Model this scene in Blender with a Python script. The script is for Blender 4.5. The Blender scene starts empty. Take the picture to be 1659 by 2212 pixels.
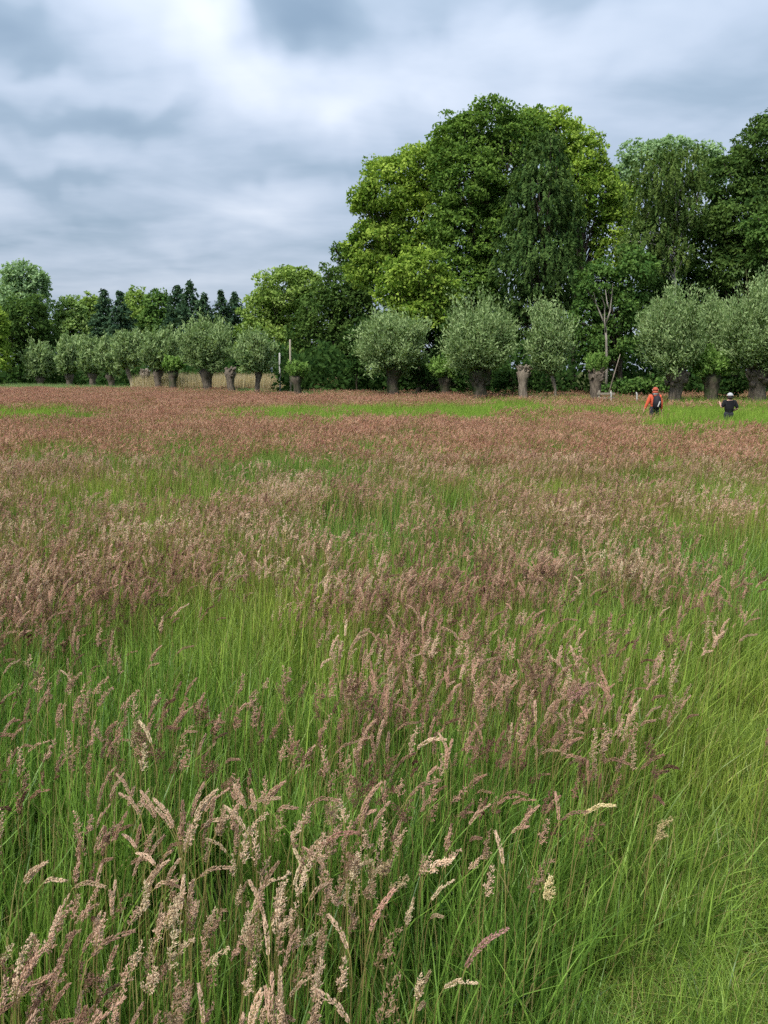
import bpy, math, random
import numpy as np
from mathutils import Vector

rng = np.random.default_rng(7)
random.seed(7)
scene = bpy.context.scene
COL = scene.collection

# ------------------------------------------------------------------ camera
CAM_H, PITCH, FOC = 2.3, math.radians(10.45), 1660.0
cam_data = bpy.data.cameras.new('camera')
cam_data.sensor_fit = 'VERTICAL'
cam_data.sensor_height = 24.0
cam_data.lens = 18.0
cam_data.clip_start = 0.05
cam_data.clip_end = 3000.0
cam = bpy.data.objects.new('camera', cam_data)
cam.location = (0, 0, CAM_H)
cam.rotation_euler = (math.radians(90) - PITCH, 0, 0)
COL.objects.link(cam)
scene.camera = cam

# ------------------------------------------------------------------ world: overcast sky
SUN_EL, SUN_AZ = math.radians(52), math.radians(215)      # azimuth clockwise from +Y: behind and left of the viewer
world = bpy.data.worlds.new('World')
scene.world = world
world.use_nodes = True
wt = world.node_tree
wt.nodes.clear()


class NT:
    """small helper to write node maths"""
    def __init__(s, tree): s.t = tree
    def n(s, kind, **kw):
        nd = s.t.nodes.new(kind)
        for k, v in kw.items(): setattr(nd, k, v)
        return nd
    def put(s, sock, v):
        if isinstance(v, bpy.types.NodeSocket): s.t.links.new(v, sock)
        else: sock.default_value = v
    def m(s, op, a, b=None, c=None, clamp=False):
        nd = s.n('ShaderNodeMath', operation=op, use_clamp=clamp)
        s.put(nd.inputs[0], a)
        if b is not None: s.put(nd.inputs[1], b)
        if c is not None: s.put(nd.inputs[2], c)
        return nd.outputs[0]
    def mix(s, f, a, b, blend='MIX'):
        nd = s.n('ShaderNodeMix', data_type='RGBA', blend_type=blend)
        s.put(nd.inputs[0], f); s.put(nd.inputs[6], a); s.put(nd.inputs[7], b)
        return nd.outputs[2]
    def ramp(s, f, stops, interp='LINEAR'):
        nd = s.n('ShaderNodeValToRGB')
        nd.color_ramp.interpolation = interp
        e = nd.color_ramp.elements
        while len(e) < len(stops): e.new(0.5)
        for q, (p, c) in zip(e, stops):
            q.position = p; q.color = (*c, 1)
        s.put(nd.inputs[0], f)
        return nd.outputs[0]
    def noise(s, vec, scale, detail=4, rough=.5, dist=0.0):
        nd = s.n('ShaderNodeTexNoise')
        s.put(nd.inputs['Vector'], vec)
        nd.inputs['Scale'].default_value = scale
        nd.inputs['Detail'].default_value = detail
        nd.inputs['Roughness'].default_value = rough
        nd.inputs['Distortion'].default_value = dist
        return nd.outputs[0]


W = NT(wt)
gen = W.n('ShaderNodeTexCoord').outputs['Generated']
sx = W.n('ShaderNodeSeparateXYZ'); W.put(sx.inputs[0], gen)
dx, dy, dz = sx.outputs
zc = W.m('MAXIMUM', dz, 0.0)
den = W.m('ADD', zc, 0.13)
cv = W.n('ShaderNodeCombineXYZ')
W.put(cv.inputs[0], W.m('DIVIDE', W.m('MULTIPLY', dx, 0.75), den))
W.put(cv.inputs[1], W.m('DIVIDE', dy, den))
cv.inputs[2].default_value = 3.7
plane = cv.outputs[0]
n1 = W.noise(plane, 0.75, 3, .45, .3)
n2 = W.noise(plane, 2.1, 5, .5, .35)
n3 = W.noise(plane, 6.0, 3, .5, .2)
wob = W.noise(gen, 5.0, 3, .5)
wob2 = W.noise(gen, 7.0, 3, .5, .4)
az = W.m('ADD', W.m('MULTIPLY', W.m('ARCTAN2', dx, dy), 57.2958), W.m('MULTIPLY', W.m('SUBTRACT', wob, .5), 14.0))
el = W.m('ADD', W.m('MULTIPLY', W.m('ARCSINE', dz), 57.2958), W.m('MULTIPLY', W.m('SUBTRACT', wob2, .5), 7.0))
c = W.m('ADD', W.m('ADD', W.m('MULTIPLY_ADD', n1, .50, -.235), W.m('MULTIPLY', n2, .46)), W.m('MULTIPLY', n3, .12))
# single cloud masses: azimuth, elevation, half widths (degrees), strength
CLOUDS = [(-14, 21.5, 4.2, 2.2, .26, 1), (-9.5, 18.8, 5.5, 1.5, .17, 1), (-2, 17.5, 8, 1.5, .13, 1), (-8, 11.0, 5, 1.6, .17, 1), (-22, 17.3, 8, 1.0, .07, 1),
          (-26, 19.8, 6.5, 1.9, -.24, 1), (-6.5, 22.0, 5.6, 2.5, -.26, 2.0), (-20, 15.2, 12, 1.1, -.17, 1), (-5, 13.6, 6, .9, -.15, 1), (8, 20, 10, 2.0, .10, 1),
          (-24, 11.7, 7, .8, -.12, 1), (-18, 8.0, 14, .9, -.08, 1), (20, 18, 8, 1.6, -.08, 1), (15, 23, 10, 1.5, -.10, 1), (14, 13, 14, 2.5, -.05, 1),
          (50, 24, 16, 5, .2, 1), (-60, 24, 18, 5, -.2, 1), (110, 30, 25, 8, .2, 1), (-120, 28, 25, 7, .2, 1), (170, 26, 25, 7, -.2, 1)]
for a0, e0, sa, se, amp, pw_ in CLOUDS:
    qa = W.m('POWER', W.m('DIVIDE', W.m('SUBTRACT', az, float(a0)), float(sa)), 2.0)
    qe = W.m('POWER', W.m('DIVIDE', W.m('SUBTRACT', el, float(e0)), float(se)), 2.0)
    g = W.m('POWER', 2.71828, W.m('MULTIPLY', W.m('POWER', W.m('ADD', qa, qe), float(pw_)), -1.0))
    c = W.m('MULTIPLY_ADD', g, float(amp) * 1.2, c)
cloud = W.ramp(c, [(0.0, (.20, .28, .38)), (.2, (.285, .37, .475)), (.33, (.41, .485, .60)), (.45, (.515, .58, .69)), (.6, (.645, .695, .785)), (.92, (.82, .84, .895))])
gain = W.m('MULTIPLY_ADD', zc, 1.15, .86)                  # overcast sky: brighter towards the zenith
gainv = W.n('ShaderNodeVectorMath', operation='SCALE'); W.put(gainv.inputs[0], cloud); W.put(gainv.inputs['Scale'], W.m('MULTIPLY', gain, 3.75))
sky_tex = W.n('ShaderNodeTexSky', sky_type='NISHITA')
sky_tex.sun_disc = False
sky_tex.sun_elevation = SUN_EL
sky_tex.sun_rotation = SUN_AZ
sky_tex.air_density = 1.2
sky_tex.dust_density = 2.0
skyc = W.mix(.95, sky_tex.outputs[0], gainv.outputs[0])
bg = W.n('ShaderNodeBackground'); W.put(bg.inputs[0], skyc); bg.inputs[1].default_value = 0.1
wo = W.n('ShaderNodeOutputWorld'); wt.links.new(bg.outputs[0], wo.inputs[0])

# ------------------------------------------------------------------ sun behind the cloud
sun_d = bpy.data.lights.new('sun', 'SUN')
sun_d.energy = 1.5
sun_d.angle = math.radians(14)
sun_d.color = (1.0, .96, .89)
sun = bpy.data.objects.new('sun', sun_d)
sv = Vector((math.sin(SUN_AZ) * math.cos(SUN_EL), math.cos(SUN_AZ) * math.cos(SUN_EL), math.sin(SUN_EL)))
sun.rotation_euler = sv.to_track_quat('Z', 'Y').to_euler()
sun.location = sv * 80
COL.objects.link(sun)

scene.view_settings.view_transform = 'Standard'
scene.view_settings.look = 'None'
scene.view_settings.gamma = 1.0
scene.view_settings.use_curve_mapping = False
scene.view_settings.exposure = 1.62
scene.render.engine = 'CYCLES'
scene.cycles.max_bounces = 4
scene.cycles.diffuse_bounces = 3
scene.cycles.transmission_bounces = 3
scene.cycles.adaptive_threshold = .03
scene.cycles.transparent_max_bounces = 4
scene.cycles.use_denoising = False


def at(px, py, depth):
    """point at ground distance `depth` (m) on the survey ray of a photo position"""
    u, v = (px - 829.5) / FOC, (1106 - py) / FOC
    yd = math.cos(PITCH) + v * math.sin(PITCH)
    zd = v * math.cos(PITCH) - math.sin(PITCH)
    t = depth / yd
    return np.array([u * t, depth, CAM_H + zd * t])


# ------------------------------------------------------------------ materials
def leaf_mat(name, a, b, trans=.35, tint=None, rough_gloss=.0):
    """leaf: colour a..b by the leaf's own value v; tint = (a2,b2) second pair chosen per instance"""
    m = bpy.data.materials.new(name); m.use_nodes = True
    T = NT(m.node_tree); m.node_tree.nodes.clear()
    v = T.n('ShaderNodeAttribute', attribute_name='v').outputs['Fac']
    col = T.mix(v, (*a, 1), (*b, 1))
    if tint:
        i = T.n('ShaderNodeAttribute', attribute_name='tint', attribute_type='INSTANCER').outputs['Fac']
        col = T.mix(i, col, T.mix(v, (*tint[0], 1), (*tint[1], 1)))
    d = T.n('ShaderNodeBsdfDiffuse'); T.put(d.inputs[0], col)
    tr = T.n('ShaderNodeBsdfTranslucent')
    T.put(tr.inputs[0], T.mix(1.0, col, (trans * 1.8, trans * 1.85, trans * 1.1, 1), 'MULTIPLY'))
    mx = T.n('ShaderNodeAddShader')
    T.t.links.new(d.outputs[0], mx.inputs[0]); T.t.links.new(tr.outputs[0], mx.inputs[1])
    out = mx
    if rough_gloss > 0:
        g = T.n('ShaderNodeBsdfGlossy'); g.inputs['Roughness'].default_value = .45
        g.inputs[0].default_value = (.9, .95, 1, 1)
        m2 = T.n('ShaderNodeMixShader'); m2.inputs[0].default_value = rough_gloss
        T.t.links.new(mx.outputs[0], m2.inputs[1]); T.t.links.new(g.outputs[0], m2.inputs[2])
        out = m2
    o = T.n('ShaderNodeOutputMaterial'); T.t.links.new(out.outputs[0], o.inputs[0])
    return m


def bark_mat(name, a, b, scale=6.0, moss=None, bump=.6):
    m = bpy.data.materials.new(name); m.use_nodes = True
    T = NT(m.node_tree); m.node_tree.nodes.clear()
    co = T.n('ShaderNodeTexCoord').outputs['Object']
    mp = T.n('ShaderNodeMapping'); T.put(mp.inputs[0], co); mp.inputs['Scale'].default_value = (1, 1, .3)
    n = T.noise(mp.outputs[0], scale, 6, .65, .6)
    col = T.ramp(n, [(.32, a), (.68, b)])
    if moss:
        n2 = T.noise(co, 1.7, 4, .6)
        col = T.mix(T.ramp(n2, [(.45, (0, 0, 0)), (.62, (1, 1, 1))]), col, (*moss, 1))
    bp = T.n('ShaderNodeBump'); bp.inputs['Strength'].default_value = bump; bp.inputs['Distance'].default_value = .05
    T.put(bp.inputs['Height'], n)
    d = T.n('ShaderNodeBsdfPrincipled'); T.put(d.inputs['Base Color'], col); d.inputs['Roughness'].default_value = .9
    d.inputs['Specular IOR Level'].default_value = .2
    T.t.links.new(bp.outputs[0], d.inputs['Normal'])
    o = T.n('ShaderNodeOutputMaterial'); T.t.links.new(d.outputs[0], o.inputs[0])
    return m


def plain_mat(name, colr, rough=.8, var=.25, scale=14.0):
    m = bpy.data.materials.new(name); m.use_nodes = True
    T = NT(m.node_tree); m.node_tree.nodes.clear()
    co = T.n('ShaderNodeTexCoord').outputs['Object']
    n = T.noise(co, scale, 4, .6)
    col = T.mix(n, tuple(x * (1 - var) for x in colr) + (1,), tuple(min(1, x * (1 + var)) for x in colr) + (1,))
    d = T.n('ShaderNodeBsdfPrincipled'); T.put(d.inputs['Base Color'], col); d.inputs['Roughness'].default_value = rough
    d.inputs['Specular IOR Level'].default_value = .25
    bp = T.n('ShaderNodeBump'); bp.inputs['Strength'].default_value = .3; bp.inputs['Distance'].default_value = .01
    T.put(bp.inputs['Height'], n); T.t.links.new(bp.outputs[0], d.inputs['Normal'])
    o = T.n('ShaderNodeOutputMaterial'); T.t.links.new(d.outputs[0], o.inputs[0])
    return m


M = {
    'willow': leaf_mat('willow_leaf', (.075, .125, .042), (.265, .335, .155), .3),
    'willow_fresh': leaf_mat('willow_fresh_leaf', (.075, .145, .03), (.21, .31, .085), .32),
    'maple': leaf_mat('maple_leaf', (.062, .12, .018), (.26, .34, .06), .36),
    'lime': leaf_mat('lime_leaf', (.09, .15, .03), (.25, .325, .09), .36),
    'mid': leaf_mat('mid_leaf', (.036, .082, .02), (.115, .185, .045), .32),
    'dark': leaf_mat('dark_leaf', (.028, .060, .016), (.105, .165, .04), .3),
    'beech': leaf_mat('beech_leaf', (.040, .085, .018), (.15, .23, .045), .34),
    'droop': leaf_mat('drooping_leaf', (.028, .062, .019), (.105, .162, .044), .28),
    'birch': leaf_mat('birch_leaf', (.045, .085, .022), (.135, .185, .05), .3),
    'spruce': leaf_mat('spruce_needle', (.026, .058, .032), (.10, .16, .082), .2),
    'grey': leaf_mat('poplar_leaf', (.10, .17, .07), (.27, .37, .19), .3),
    'pale': leaf_mat('pale_leaf', (.11, .18, .05), (.26, .34, .12), .35),
    'under': leaf_mat('shade_darkened_leaf', (.014, .036, .010), (.055, .10, .024), .26),  # greens darkened to stand for the deep shade inside the wood
    'bark': bark_mat('brown_bark', (.035, .028, .02), (.12, .095, .07), 7),
    'willow_bark': bark_mat('willow_bark', (.05, .04, .03), (.21, .17, .13), 9, None, .9),
    'mossy_bark': bark_mat('mossy_bark', (.038, .032, .024), (.16, .13, .095), 9, (.045, .065, .022), .9),
    'pale_bark': bark_mat('bleached_bark', (.10, .08, .062), (.30, .25, .19), 9, None, .9),
    'birch_bark': bark_mat('birch_bark', (.13, .12, .10), (.55, .52, .47), 4),
    'shoot': plain_mat('willow_shoot', (.12, .13, .05)),
}


# ------------------------------------------------------------------ mesh helpers
def make_mesh(name, V, quads=None, tris=None, vq=None, vt=None, mq=None, mtt=None, mats=(), smooth=False):
    me = bpy.data.meshes.new(name)
    V = np.asarray(V, np.float32).reshape(-1, 3)
    Q = np.zeros((0, 4), np.int32) if quads is None else np.asarray(quads, np.int32).reshape(-1, 4)
    T = np.zeros((0, 3), np.int32) if tris is None else np.asarray(tris, np.int32).reshape(-1, 3)
    me.vertices.add(len(V)); me.vertices.foreach_set('co', V.ravel())
    nl = Q.size + T.size
    me.loops.add(nl); me.loops.foreach_set('vertex_index', np.concatenate([Q.ravel(), T.ravel()]).astype(np.int32))
    nf = len(Q) + len(T)
    me.polygons.add(nf)
    starts = np.concatenate([np.arange(len(Q)) * 4, Q.size + np.arange(len(T)) * 3]).astype(np.int32)
    me.polygons.foreach_set('loop_start', starts)
    if mq is not None or mtt is not None:
        a = np.zeros(len(Q), np.int32) if mq is None else np.asarray(mq, np.int32)
        b = np.zeros(len(T), np.int32) if mtt is None else np.asarray(mtt, np.int32)
        me.polygons.foreach_set('material_index', np.concatenate([a, b]))
    if vq is not None or vt is not None:
        a = np.full(len(Q), .5) if vq is None else np.asarray(vq)
        b = np.full(len(T), .5) if vt is None else np.asarray(vt)
        at_ = me.attributes.new('v', 'FLOAT', 'FACE')
        at_.data.foreach_set('value', np.concatenate([a, b]).astype(np.float32))
    for mm in mats: me.materials.append(mm)
    me.update(calc_edges=True)
    me.polygons.foreach_set('use_smooth', np.full(nf, bool(smooth)))
    return me


class MB:
    """collects tubes, leaves and boxes into one mesh"""
    def __init__(s): s.V, s.Q, s.T, s.vq, s.vt, s.mq, s.mt, s.n = [], [], [], [], [], [], [], 0
    def add(s, V, Q=None, T=None, v=.5, mat=0):
        V = np.asarray(V, float).reshape(-1, 3); s.V.append(V)
        if Q is not None and len(Q):
            Q = np.asarray(Q); s.Q.append(Q + s.n); s.vq.append(np.broadcast_to(v, (len(Q),)).astype(float)); s.mq.append(np.full(len(Q), mat))
        if T is not None and len(T):
            T = np.asarray(T); s.T.append(T + s.n); s.vt.append(np.broadcast_to(v, (len(T),)).astype(float)); s.mt.append(np.full(len(T), mat))
        s.n += len(V)
        return s
    def tube(s, path, rad, sides=7, v=.5, mat=0, jitter=0.0, cap=True):
        path = np.asarray(path, float); K = len(path); rad = np.broadcast_to(rad, (K,)).astype(float)
        tan = np.gradient(path, axis=0); tan /= np.linalg.norm(tan, axis=1, keepdims=True) + 1e-9
        ref = np.array([1.0, 0, 0]) if abs(tan[0][0]) < .8 else np.array([0, 1.0, 0])
        out = []
        for k in range(K):
            a = np.cross(tan[k], ref); a /= np.linalg.norm(a) + 1e-9
            b = np.cross(tan[k], a)
            ang = np.arange(sides) * 2 * math.pi / sides
            r = rad[k] * (1 + jitter * rng.normal(0, 1, sides))
            out.append(path[k] + (np.cos(ang) * r)[:, None] * a + (np.sin(ang) * r)[:, None] * b)
        V = np.concatenate(out)
        i = np.arange(sides); j = (i + 1) % sides
        Q = np.concatenate([np.stack([k * sides + i, k * sides + j, (k + 1) * sides + j, (k + 1) * sides + i], 1) for k in range(K - 1)])
        T = None
        if cap:
            V = np.concatenate([V, path[:1], path[-1:]])
            c0, c1 = K * sides, K * sides + 1
            T = np.concatenate([np.stack([j, i, np.full(sides, c0)], 1), np.stack([(K - 1) * sides + i, (K - 1) * sides + j, np.full(sides, c1)], 1)])
        return s.add(V, Q, T, v, mat)
    def leaves(s, C, axis, nrm, length, width, v, mat=0):
        C = np.asarray(C, float); N = len(C)
        axis = axis / (np.linalg.norm(axis, axis=1, keepdims=True) + 1e-9)
        side = np.cross(nrm, axis); side /= np.linalg.norm(side, axis=1, keepdims=True) + 1e-9
        L = np.broadcast_to(length, (N,))[:, None]; Wd = np.broadcast_to(width, (N,))[:, None]
        V = np.stack([C - axis * L * .5, C + side * Wd * .5 - axis * L * .06, C + axis * L * .5, C - side * Wd * .5 - axis * L * .06], 1).reshape(-1, 3)
        Q = np.arange(4 * N).reshape(N, 4)
        return s.add(V, Q, None, v, mat)
    def box(s, c, size, v=.5, mat=0, rot=None):
        h = np.asarray(size) / 2
        V = np.array([[x, y, z] for x in (-1, 1) for y in (-1, 1) for z in (-1, 1)]) * h
        if rot is not None: V = V @ rot.T
        Q = [[0, 1, 3, 2], [4, 6, 7, 5], [0, 4, 5, 1], [2, 3, 7, 6], [0, 2, 6, 4], [1, 5, 7, 3]]
        return s.add(V + np.asarray(c), Q, None, v, mat)
    def mesh(s, name, mats, smooth=False):
        cat = lambda l: np.concatenate(l) if l else None
        return make_mesh(name, np.concatenate(s.V), cat(s.Q), cat(s.T), cat(s.vq), cat(s.vt), cat(s.mq), cat(s.mt), mats, smooth)
    def build(s, name, mats, parent=None, smooth=False):
        if not isinstance(mats, (list, tuple)): mats = [mats]
        o = bpy.data.objects.new(name, s.mesh(name, mats, smooth)); COL.objects.link(o)
        if parent is not None: o.parent = parent
        return o


def tag(o, label, cat, group=None, kind=None):
    o['label'] = label; o['category'] = cat
    if group: o['group'] = group
    if kind: o['kind'] = kind
    return o


def empty(name, loc):
    o = bpy.data.objects.new(name, None); COL.objects.link(o); o.location = loc; o.empty_display_size = .3
    return o


def unit(n):
    d = rng.normal(size=(n, 3)); return d / np.linalg.norm(d, axis=1, keepdims=True)


# ------------------------------------------------------------------ ground
def ground_mat():
    m = bpy.data.materials.new('meadow_soil'); m.use_nodes = True
    T = NT(m.node_tree); m.node_tree.nodes.clear()
    co = T.n('ShaderNodeTexCoord').outputs['Object']
    n = T.noise(co, .35, 6, .6); n2 = T.noise(co, 9.0, 5, .65)
    a = T.ramp(n, [(.35, (.05, .075, .022)), (.6, (.085, .10, .04)), (.75, (.12, .085, .05))])
    col = T.mix(.5, a, T.ramp(n2, [(.3, (.02, .022, .01)), (.7, (.11, .12, .045))]))
    bp = T.n('ShaderNodeBump'); bp.inputs['Strength'].default_value = .8; bp.inputs['Distance'].default_value = .06
    T.put(bp.inputs['Height'], n2)
    d = T.n('ShaderNodeBsdfDiffuse'); T.put(d.inputs[0], col); T.t.links.new(bp.outputs[0], d.inputs['Normal'])
    o = T.n('ShaderNodeOutputMaterial'); T.t.links.new(d.outputs[0], o.inputs[0])
    return m


g = 60
gx = np.sign(np.linspace(-1, 1, g)) * np.abs(np.linspace(-1, 1, g)) ** 2.2 * 900
gy = np.linspace(0, 1, g) ** 2.2 * 1500 - 40
GX, GY = np.meshgrid(gx, gy)
GZ = .03 * np.sin(GX * .7) * np.cos(GY * .5) * np.exp(-np.hypot(GX, GY) / 80)
Vg = np.stack([GX, GY, GZ], -1).reshape(-1, 3)
ii = (np.arange(g - 1)[:, None] * g + np.arange(g - 1)).ravel()
ground = bpy.data.objects.new('ground', make_mesh('ground', Vg, np.stack([ii, ii + 1, ii + g + 1, ii + g], 1), mats=[ground_mat()], smooth=True))
COL.objects.link(ground); ground['kind'] = 'structure'
ground['label'] = 'soil and thatch of the flat meadow under the grass'; ground['category'] = 'ground'


# ------------------------------------------------------------------ crowns
def gauss_noise_dir(d, seed, k=5):
    r = np.random.default_rng(seed); out = 0
    for _ in range(k):
        a = r.normal(size=3) * 2.2; out = out + np.sin(d @ a + r.uniform(0, 6.3))
    return out / k


def lobe_crown(mb, lobes, depth, lai=2.3, leaf=.0046, style='puff', bough=.25, seed=0, ragged=.24, vshift=0.0):
    """lobes: photo ellipses (px) standing at `depth`; each becomes an ellipsoid covered with boughs of leaves"""
    E = []
    for cx, cy, rx, ry in lobes:
        c = at(cx, cy, depth); k = np.linalg.norm(at(cx + 1, cy, depth) - c)
        kz = abs(at(cx, cy - 1, depth)[2] - c[2])
        r_d = min(rx, ry * 1.2) * k
        c[1] += rng.uniform(-.35, .35) * r_d
        E.append((c, np.array([rx * k, r_d, ry * kz])))
    L = leaf * depth
    cen = []
    for q, (c, r) in enumerate(E):
        area = 4 * math.pi * ((r[0] * r[1]) ** 1.6 + (r[0] * r[2]) ** 1.6 + (r[1] * r[2]) ** 1.6) ** (1 / 1.6) / 3 ** (1 / 1.6)
        rb = max(bough * r.min(), .45)
        nb = max(14, int(area / (rb * rb) * .8))
        d = unit(nb * 2)
        d = d[(d[:, 2] > -.75)][:nb]
        rad = rng.uniform(.55, 1.0, len(d)) * (1 + 1.7 * ragged * gauss_noise_dir(d * 1.8, seed * 31 + q)) 
        B = c + d * rad[:, None] * r
        # drop boughs that sit deep inside a neighbouring lobe
        keep = np.ones(len(B), bool)
        for q2, (c2, r2) in enumerate(E):
            if q2 != q: keep &= (np.linalg.norm((B - c2) / r2, axis=1) > .62)
        B = B[keep]; d = d[keep]
        if not len(B): continue
        nl = max(12, int(lai * area / (L * L * .62 * .5) / nb))
        br = rb * rng.uniform(.6, 1.35, len(B))
        N = len(B) * nl
        dd = unit(N)
        od = np.repeat(d, nl, 0)
        up = np.array([0, 0, 1.0])
        if style == 'puff':
            dd = dd + od * .35 + up * .35; dd /= np.linalg.norm(dd, axis=1, keepdims=True)
            rr = rng.uniform(.35, 1.05, N) ** .6
            C = np.repeat(B, nl, 0) + dd * (rr * np.repeat(br, nl))[:, None] * np.array([1.15, 1.15, .75])
            nrm = dd * .5 + up * .55 + od * .2 + rng.normal(0, .5, (N, 3))
            axis = rng.normal(0, 1, (N, 3)) + np.array([0, 0, -.5]) + od * .6
            ln, wd = L * rng.uniform(.65, 1.25, N), L * .62 * rng.uniform(.7, 1.2, N)
        else:                      # hanging sprays
            ns = max(1, nl // 9)
            s_id = rng.integers(0, ns, N)
            root = np.repeat(B, nl, 0)
            off = unit(len(B) * ns).reshape(len(B), ns, 3) * (br[:, None, None] * np.array([1.25, 1.25, .5]))
            bi = np.repeat(np.arange(len(B)), nl)
            o_ = off[bi, s_id]
            drop = rng.uniform(0, 1, N) * np.repeat(br, nl) * (.85 if style == 'droop' else 1.5)
            C = root + o_ - up * drop[:, None] + rng.normal(0, .05, (N, 3)) * rb + od * (.25 * np.repeat(br, nl))[:, None]
            nrm = od * .7 + up * .35 + rng.normal(0, .45, (N, 3))
            axis = -up * .8 + rng.normal(0, .5, (N, 3)) + od * .45
            ln, wd = L * rng.uniform(.9, 1.7, N), L * .46 * rng.uniform(.7, 1.3, N)
        v = np.repeat(rng.normal(.42 + vshift, .2, len(B)), nl) + rng.normal(0, .17, N)
        mb.leaves(C, axis, nrm, ln, wd, np.clip(v, 0, 1))
        cen.extend(B[:: max(1, len(B) // 7)].tolist())
    return E, np.array(cen)


def trunk_with_limbs(base, E, cen, r0, bend=.4, lo=.35):
    mb = MB()
    top = max((e[0] for e in E), key=lambda c: c[2])
    axis_top = np.array([np.mean([e[0][0] for e in E]) * .6 + base[0] * .4, base[1], top[2] * .96])
    t = np.linspace(0, 1, 10)[:, None]
    path = base * (1 - t) + axis_top * t + np.concatenate([np.sin(t * 5 + rng.uniform(0, 6)) * .25 * bend * t, np.cos(t * 4) * .2 * bend * t, t * 0], 1)
    rad = r0 * (1 - .86 * t[:, 0]); rad[0] *= 1.5; rad[1] *= 1.08
    mb.tube(path, rad, 8, jitter=.04)
    for p in cen:
        z = base[2] + (p[2] - base[2]) * rng.uniform(lo, max(.7, lo + .2))
        k = np.clip((z - base[2]) / (axis_top[2] - base[2]), .15, .9)
        s = np.array([np.interp(k, t[:, 0], path[:, i]) for i in range(3)])
        m_ = (s + p) / 2 + np.array([0, 0, .12 * np.linalg.norm(p - s)])
        w = np.linspace(0, 1, 6)[:, None]
        pp = (1 - w) ** 2 * s + 2 * w * (1 - w) * m_ + w * w * p
        mb.tube(pp, np.linspace(r0 * .34 * (1 - k * .6), .03, 6), 5, cap=False)
    return mb


def leafy_tree(name, label, cat, depth, base_px, lobes, mat, bark='bark', r0=.3, group=None, base_z=0.0, seed=1, **kw):
    b = at(base_px, 800, depth); b[2] = base_z
    root = empty(name, b)
    tag(root, label, cat, group)
    mb = MB()
    E, cen = lobe_crown(mb, lobes, depth, seed=seed, **kw)
    for V in mb.V: V -= b
    mb.build('crown', M[mat], root)
    tk = trunk_with_limbs(b, E, cen, r0, lo=.78 if bark == 'birch_bark' else .35)
    for V in tk.V: V -= b
    tk.build('trunk', M[bark], root, True)
    return root


# ------------------------------------------------------------------ spruces
def spruce(label, depth, px, top_py, half_px, seed, lean=0):
    b = at(px, 800, depth); b[2] = 0
    top = at(px, top_py, depth)[2]; R = half_px / FOC * depth * 2.7
    root = empty('spruce_tree', b); tag(root, label, 'spruce', 'spruces behind the far willows')
    mb = MB(); C, A, Nn, Vv = [], [], [], []
    H = top; z = H * .16
    while z < H * .985:
        f = (z - H * .16) / (H * .84)
        rl = R * (1 - f) ** .95 + .12
        for k in range(9):
            a = rng.uniform(0, 6.283); l = rl * rng.uniform(.5, 1.25)
            n = max(9, int(l * 16))
            t = np.sqrt(rng.uniform(.02, 1, n))
            d = np.array([math.cos(a), math.sin(a), 0])
            p = np.stack([d[0] * t * l, d[1] * t * l, z - .32 * l * t + .25 * l * t ** 3], 1) + rng.normal(0, .13, (n, 3))
            C.append(p); A.append(np.tile(d * .7 + np.array([0, 0, -.4]), (n, 1)) + rng.normal(0, .5, (n, 3)))
            Nn.append(np.tile([0, 0, 1.0], (n, 1)) + rng.normal(0, .5, (n, 3))); Vv.append(np.clip(rng.normal(.4, .2) + rng.normal(0, .15, n), 0, 1))
        z += .40
    C = np.concatenate(C); mb.leaves(C, np.concatenate(A), np.concatenate(Nn), rng.uniform(.35, .75, len(C)), rng.uniform(.16, .3, len(C)), np.concatenate(Vv))
    mb.build('crown', M['spruce'], root)
    MB().tube([[0, 0, 0], [0, 0, H * .5], [0, 0, H * .99]], [.24, .15, .015], 6).build('trunk', M['bark'], root, True)
    return root


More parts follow.
